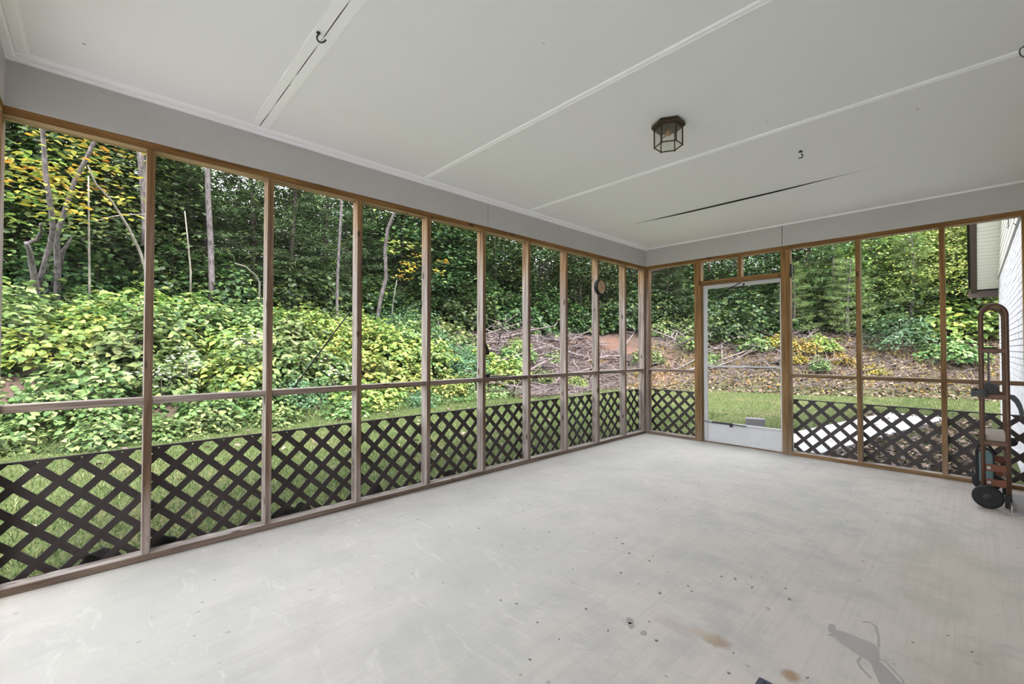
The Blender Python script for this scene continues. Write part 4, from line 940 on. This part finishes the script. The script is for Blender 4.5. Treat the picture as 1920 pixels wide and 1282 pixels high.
# its layered yellow leaves
def leaf_layers(parent, spots, mat, name='leaf_layer', l0=.10, l1=.18, per=30, rx=.42):
    for (px, py, pz, k) in spots:
        c = np.array((px, py, pz))-np.array(parent.location); n = int(per*k)
        P = G(size=(n, 3))*np.array([rx*k, rx*k, .05])+c; N = np.array([0.1, 0, 1.])+G(size=(n, 3))*.25
        T = np.array([.5, .3, -.15])+G(size=(n, 3))*.7; L = Un(l0, l1, n)
        link(name, leaf_mesh(name, leaves(P, N, T, L, L*.6), LM[mat]), None, parent)
leaf_layers(t2, [(-8.84, -0.65, 5.25, 1.0), (-8.38, -0.38, 5.07, 0.8), (-8.65, 0.06, 5.04, 0.7), (-8.29, -0.90, 4.34, 1.0), (-8.26, -0.70, 4.25, 1.0), (-9.10, -0.47, 4.44, 1.1), (-9.18, -1.07, 4.31, 0.8), (-7.94, -0.55, 3.84, 1.1), (-8.81, -0.31, 4.56, 0.9), (-8.85, -0.77, 3.89, 0.9), (-7.71, -0.47, 3.59, 0.9), (-8.49, -0.15, 4.12, 0.8), (-7.95, -0.91, 4.42, 0.7), (-8.49, 0.11, 4.69, 0.6), (-8.24, -1.12, 4.27, 0.7), (-8.97, -0.39, 4.90, 0.8)], 'yellow')
leaf_layers(t2, [(-8.64, -1.13, 4.68, 0.9), (-8.18, -0.80, 4.53, 0.9), (-8.45, -1.04, 3.83, 0.9), (-8.09, -0.69, 4.01, 0.8), (-8.06, -0.81, 3.46, 0.8), (-8.90, -0.17, 4.95, 0.7)], 'lime')
sap('bare_pole', [(-8.80, -0.15, 2.54), (-8.55, -0.16, 3.07), (-8.30, -0.17, 3.74), (-8.05, -0.18, 4.38)], .026, .014, 'bark_pale', 'thin pale bare pole standing in the middle of the first bay')
sap('leaning_sapling', [(-9.20, 0.74, 2.80), (-8.95, 0.60, 3.26), (-8.70, 0.40, 3.68), (-8.45, 0.15, 4.08), (-8.20, -0.08, 4.30), (-7.95, -0.19, 4.54)], .04, .015, 'bark_pale', 'thin leaning bare sapling left of the first post')
sap('fallen_stem', [(-9.20, 0.77, 4.12), (-8.95, 0.41, 3.99), (-8.70, 0.16, 3.84), (-8.45, -0.09, 3.64)], .02, .012, 'bark_pale', 'thin pale stem lying across the first bay', cat='branch')
sap('straight_trunk', [(-9.60, 1.98, 2.86), (-9.35, 1.91, 3.79), (-9.10, 1.82, 4.60), (-8.85, 1.75, 5.51), (-8.60, 1.68, 6.25)], .085, .06, 'bark', 'straight grey trunk in the middle of the second bay')
sap('thin_stem', [(-9.00, 1.49, 2.92), (-8.75, 1.41, 3.47), (-8.50, 1.31, 4.16)], .026, .012, 'bark_pale', 'thin pale stem left of the straight trunk in second bay')
sap('dark_trunk', [(-12.00, 1.80, 4.10), (-11.75, 1.79, 5.24), (-11.50, 1.70, 6.33), (-11.25, 1.64, 7.10)], .10, .08, 'bark_dark', 'dark trunk set back in the second bay')
sap('dark_trunk', [(-9.80, 0.75, 4.03), (-9.55, 0.69, 4.69), (-9.30, 0.62, 5.31), (-9.05, 0.54, 5.90)], .10, .07, 'bark', 'thick grey-violet trunk close beside the first post')
sap('arched_stem', [(-8.00, 2.64, 2.69), (-7.75, 2.49, 2.82), (-7.50, 2.25, 2.94), (-7.25, 2.01, 2.94)], .025, .014, 'bark_pale', 'arched bare stem above the bushes left of second post', cat='branch')
sap('rough_trunk', [(-9.60, 5.04, 2.41), (-9.35, 4.95, 3.23), (-9.10, 4.89, 4.10), (-8.85, 4.84, 4.95), (-8.60, 4.75, 5.75), (-8.35, 4.63, 6.22)], .055, .04, 'bark', 'knobbly slim trunk in the third bay')
sap('crooked_trunk', [(-9.60, 6.31, 2.12), (-9.35, 6.28, 2.73), (-9.10, 6.33, 3.36), (-8.85, 6.16, 4.11), (-8.60, 6.11, 4.69), (-8.35, 6.17, 5.09), (-8.10, 6.20, 5.37)], .085, .05, 'bark', 'crooked pale grey trunk in the fourth bay')
t3 = sap('thin_stem', [(-9.20, 6.58, 2.24), (-8.95, 6.50, 2.71), (-8.70, 6.47, 3.25)], .022, .012, 'bark_pale', 'thin stem with orange leaves right of the crooked trunk')
leaf_layers(t3, [(-9.24, 7.22, 3.91, 0.8), (-8.78, 6.75, 3.57, 0.6), (-9.05, 6.80, 3.41, 0.5), (-8.69, 8.11, 4.04, 0.5), (-8.66, 7.99, 3.67, 0.4), (-9.50, 7.66, 4.27, 0.5)], 'yellow', per=30, rx=.3)
leaf_layers(t3, [(-9.24, 6.72, 4.56, 0.7), (-8.78, 6.89, 4.38, 0.6), (-9.05, 6.49, 4.19, 0.5)], 'lime', per=30, rx=.3)
sap('bank_trunk', [(-12.50, 17.26, 3.01), (-12.25, 17.07, 4.39), (-12.00, 16.88, 6.30), (-11.75, 16.52, 8.12)], 0.14, 0.098, 'bark', 'thick grey trunk in the seventh bay')
sap('bank_trunk', [(-12.00, 17.16, 2.98), (-11.75, 16.90, 4.33), (-11.50, 16.64, 6.18), (-11.25, 16.28, 7.95)], 0.085, 0.0595, 'bark', 'reddish straight trunk beside the thick one in seventh bay')
sap('bank_trunk', [(-11.20, 15.26, 2.83), (-10.95, 14.86, 4.05), (-10.70, 14.48, 5.71), (-10.45, 14.15, 7.31)], 0.06, 0.042, 'bark', 'slim bare trunk leaning left in the seventh bay')
sap('bank_trunk', [(-11.00, 12.52, 2.67), (-10.75, 12.23, 3.77), (-10.50, 11.95, 5.28), (-10.25, 11.68, 6.73)], 0.05, 0.035, 'bark_dark', 'thin dark trunk in the sixth bay')
sap('pine_trunk', [(1.67, 20.50, 2.19), (1.65, 20.50, 3.31), (1.66, 20.40, 4.42), (1.64, 20.30, 5.52)], .20, .16, 'bark_dark', 'dark trunk showing among bright leaves in the second bay right of door')
sap('curved_limb', [(-2.74, 14.50, 4.23), (-3.78, 14.40, 4.16), (-4.42, 14.30, 3.99), (-4.84, 14.20, 3.94)], .05, .13, 'bark_dark', 'dark curved limb at the top beside the corner post', cat='branch')

# ------------------------------------------------------------------ brush heap, litter, grass
for k in range(125):
    if k < 90: x, y = rnd.uniform(-8.6, -4.6), rnd.uniform(8.0, 13.4)
    else: x, y = rnd.uniform(-4.0, 1.0), 0; px, py = far(rnd.uniform(0.4, 3.6), x); x, y = px, py
    z = Hs(x, y); ln = rnd.uniform(0.8, 2.6); g = rnd.uniform(0, 6.28); sl_ = rnd.uniform(-.1, .35)
    ex, ey = x+ln*math.cos(g), y+ln*math.sin(g); ez = max(Hs(ex, ey)+rnd.uniform(.05, .5), z+sl_*ln)
    r = rnd.uniform(.012, .045)
    mx_, my_ = (x+ex)/2+rnd.uniform(-.12, .12), (y+ey)/2+rnd.uniform(-.12, .12)
    pts = [(0, 0, 0.03), (mx_-x, my_-y, max(Hs(mx_, my_)-z+.06, (ez-z)/2+rnd.uniform(0, .12))), (ex-x, ey-y, ez-z)]
    gp = empty('dead_branch', (x, y, z))
    MB().tube(pts, [r, r*.8, r*.4], 6).build('limb', M['deadwood'], gp)
    for j in range(2):
        a = Vector(pts[1]).lerp(Vector(pts[2]), rnd.random()); b = a+Vector((rnd.uniform(-.4, .4), rnd.uniform(-.4, .4), rnd.uniform(.05, .35)))
        MB().tube([tuple(a), tuple(b)], [r*.45, r*.2], 5).build('twig', M['deadwood'], gp)
    PLANTS.append((gp, 'dead grey brush branch', 'branch', 'dead branches on the bank'))
tw = MB()
for k in range(5200):
    if k < 3600: x, y = rnd.uniform(-9.0, -4.3), rnd.uniform(7.8, 13.5)
    else: x, y = far(rnd.uniform(0.2, 4.5), rnd.uniform(-4.2, 4.0))
    z = Hs(x, y); ln = rnd.uniform(.2, .75); g = rnd.uniform(0, 6.28); a = Vector((x, y, z+rnd.uniform(0, .12)))
    b = a+Vector((ln*math.cos(g), ln*math.sin(g), rnd.uniform(-.1, .35)*ln)); b.z = max(b.z, Hs(b.x, b.y)+.02); tw.tube([a, b], [rnd.uniform(.006, .015), .004], 3, False)
o = tw.build('twig_litter', M['deadwood']); tag(o, 'tangle of thin grey twigs littering the bank', 'twigs', kind='stuff')

def scatter(n, fx): 
    xy = np.array([fx() for _ in range(n)]); return xy[:, 0], xy[:, 1]
def flat_leaves(name, n, fx, l0, l1, mat, label, cat, lift=.015, tilt=.35):
    x, y = scatter(n, fx); z = H(x, y)+lift; P = np.stack([x, y, z], 1)
    N = np.array([0, 0, 1.])+G(size=(n, 3))*tilt; T = G(size=(n, 3)); L = Un(l0, l1, n)
    o = link(name, leaf_mesh(name, leaves(P, N, T, L, L*.6, .2), LM[mat]), None); tag(o, label, cat, kind='stuff'); return o
def f_bank():
    if rnd.random() < .5: return (rnd.uniform(-9, -4.4), rnd.uniform(7.5, 13.5))
    return far(rnd.uniform(-.3, 5), rnd.uniform(-4.3, 7))
flat_leaves('bank_leaf_litter', 20000, f_bank, .05, .12, 'litter', 'brown and pinkish fallen leaves covering the bank', 'leaves', .03, .5)
flat_leaves('golden_litter', 900, lambda: far(rnd.uniform(0.1, 3.2), rnd.uniform(-4.0, 4.5)), .06, .13, 'yellow', 'golden fallen leaves dotted over the far bank', 'leaves', .06, .5)
def f_right():
    a = rnd.random()
    return (rnd.uniform(1.7, 3.36), 5.78+5.5*a*a)
flat_leaves('fallen_leaves', 3800, f_right, .04, .10, 'litter', 'brown fallen leaves between the path and the house wall', 'leaves', .02, .45)
flat_leaves('lawn_leaves', 130, lambda: (rnd.uniform(-4.6, -.2), rnd.uniform(-1, 8)), .05, .10, 'litter', 'scattered tan fallen leaves on the lawn', 'leaves', .04, .3)
flat_leaves('slope_ground_ivy', 15000, lambda: (rnd.uniform(-11, -4.7), rnd.uniform(-4, 8.8)), .05, .13, 'green', 'low green creeper covering the bank soil', 'creeper', .06, .5)

def blades(name, n, fx, h0, h1, w_, mat, label, lean=.5):
    x, y = scatter(n, fx); z = H(x, y)-.005; a = Un(0, 6.283, n); h = Un(h0, h1, n); ww = w_*(.6+.8*Un(size=n))
    dx, dy = np.cos(a), np.sin(a); lx, ly = G(size=n)*lean*h, G(size=n)*lean*h
    V = np.stack([np.stack([x-dx*ww, y-dy*ww, z], 1), np.stack([x+dx*ww, y+dy*ww, z], 1), np.stack([x+lx, y+ly, z+h], 1)], 1).reshape(-1, 3)
    me = bpy.data.meshes.new(name); me.vertices.add(3*n); me.vertices.foreach_set('co', V.astype(np.float32).reshape(-1))
    me.loops.add(3*n); me.loops.foreach_set('vertex_index', np.arange(3*n, dtype=np.int32)); me.polygons.add(n)
    me.polygons.foreach_set('loop_start', (np.arange(n)*3).astype(np.int32)); me.polygons.foreach_set('loop_total', np.full(n, 3, np.int32))
    me.update(calc_edges=True); me.materials.append(LM[mat]); o = link(name, me, None); tag(o, label, 'grass', kind='stuff'); return o
def f_lawn():
    while True:
        if rnd.random() < .62: p = (rnd.uniform(-4.9, -.14), rnd.uniform(-1.2, 9.0))
        else: p = (rnd.uniform(-5, 3.2), rnd.uniform(5.8, 15.2)) if rnd.random() < .8 else (rnd.uniform(2.0, 6.5), rnd.uniform(12.2, 16.2))
        v = Vector(p)-WA; t = v.dot(wd_); s = v.dot(wn)
        if 0 < t < ltot and abs(s) < .45: continue
        if s < -.4 and p[1] < 12.5 and p[0] > 1.0 and rnd.random() < .75: continue
        return p
blades('lawn_grass', 230000, f_lawn, .018, .05, .0045, 'grass', 'short green lawn grass round the porch')
blades('tall_grass', 4000, lambda: (lambda yy: (float(np.interp(yy, FOOT[:5, 1], FOOT[:5, 0]))-rnd.uniform(-.35, .35), yy))(rnd.uniform(-2, 8.4)), 0.06, .26, .005, 'grass', 'taller grass tufts along the foot of the left bank', .6)
blades('dry_bank_grass', 2600, lambda: far(rnd.uniform(0.2, 3.0), rnd.uniform(-4.3, 4.5)), .10, .40, .006, 'straw', 'dry straw-coloured grass on the far bank', .7)

# label every plant by the bay it shows in, counted from the left
from collections import defaultdict
UNIT = 'first second third fourth fifth sixth seventh eighth ninth'.split()
ORD = ['leftmost'] + [q+' from left' for q in UNIT[1:]+'tenth eleventh twelfth thirteenth fourteenth fifteenth sixteenth seventeenth eighteenth nineteenth'.split()
                      + [x for t in ('twent', 'thirt', 'fort', 'fift') for x in [t+'ieth']+[t+'y-'+q for q in UNIT]]]
bk_ = defaultdict(list)
for g, look, cat, group in PLANTS:
    u, v, z = project(g.location+Vector((0, 0, 0.5)))
    if z < 0.5: u = -150
    b = next((t for a, c, t in BAYS if a <= u < c), 'first bay from left' if u < 0 else 'last bay at the right')
    bk_[(look, b)].append((u, g, cat, group))
for (look, b), ls in bk_.items():
    ls.sort(key=lambda t: t[0])
    for i, (u, g, cat, group) in enumerate(ls):
        where = 'in the '+b if b != 'screen door' else 'behind the screen door'
        lab = '%s, %s' % (look, where) if len(ls) == 1 else '%s, %s %s' % (look, ORD[min(i, 58)], where)
        tag(g, lab, cat, group)
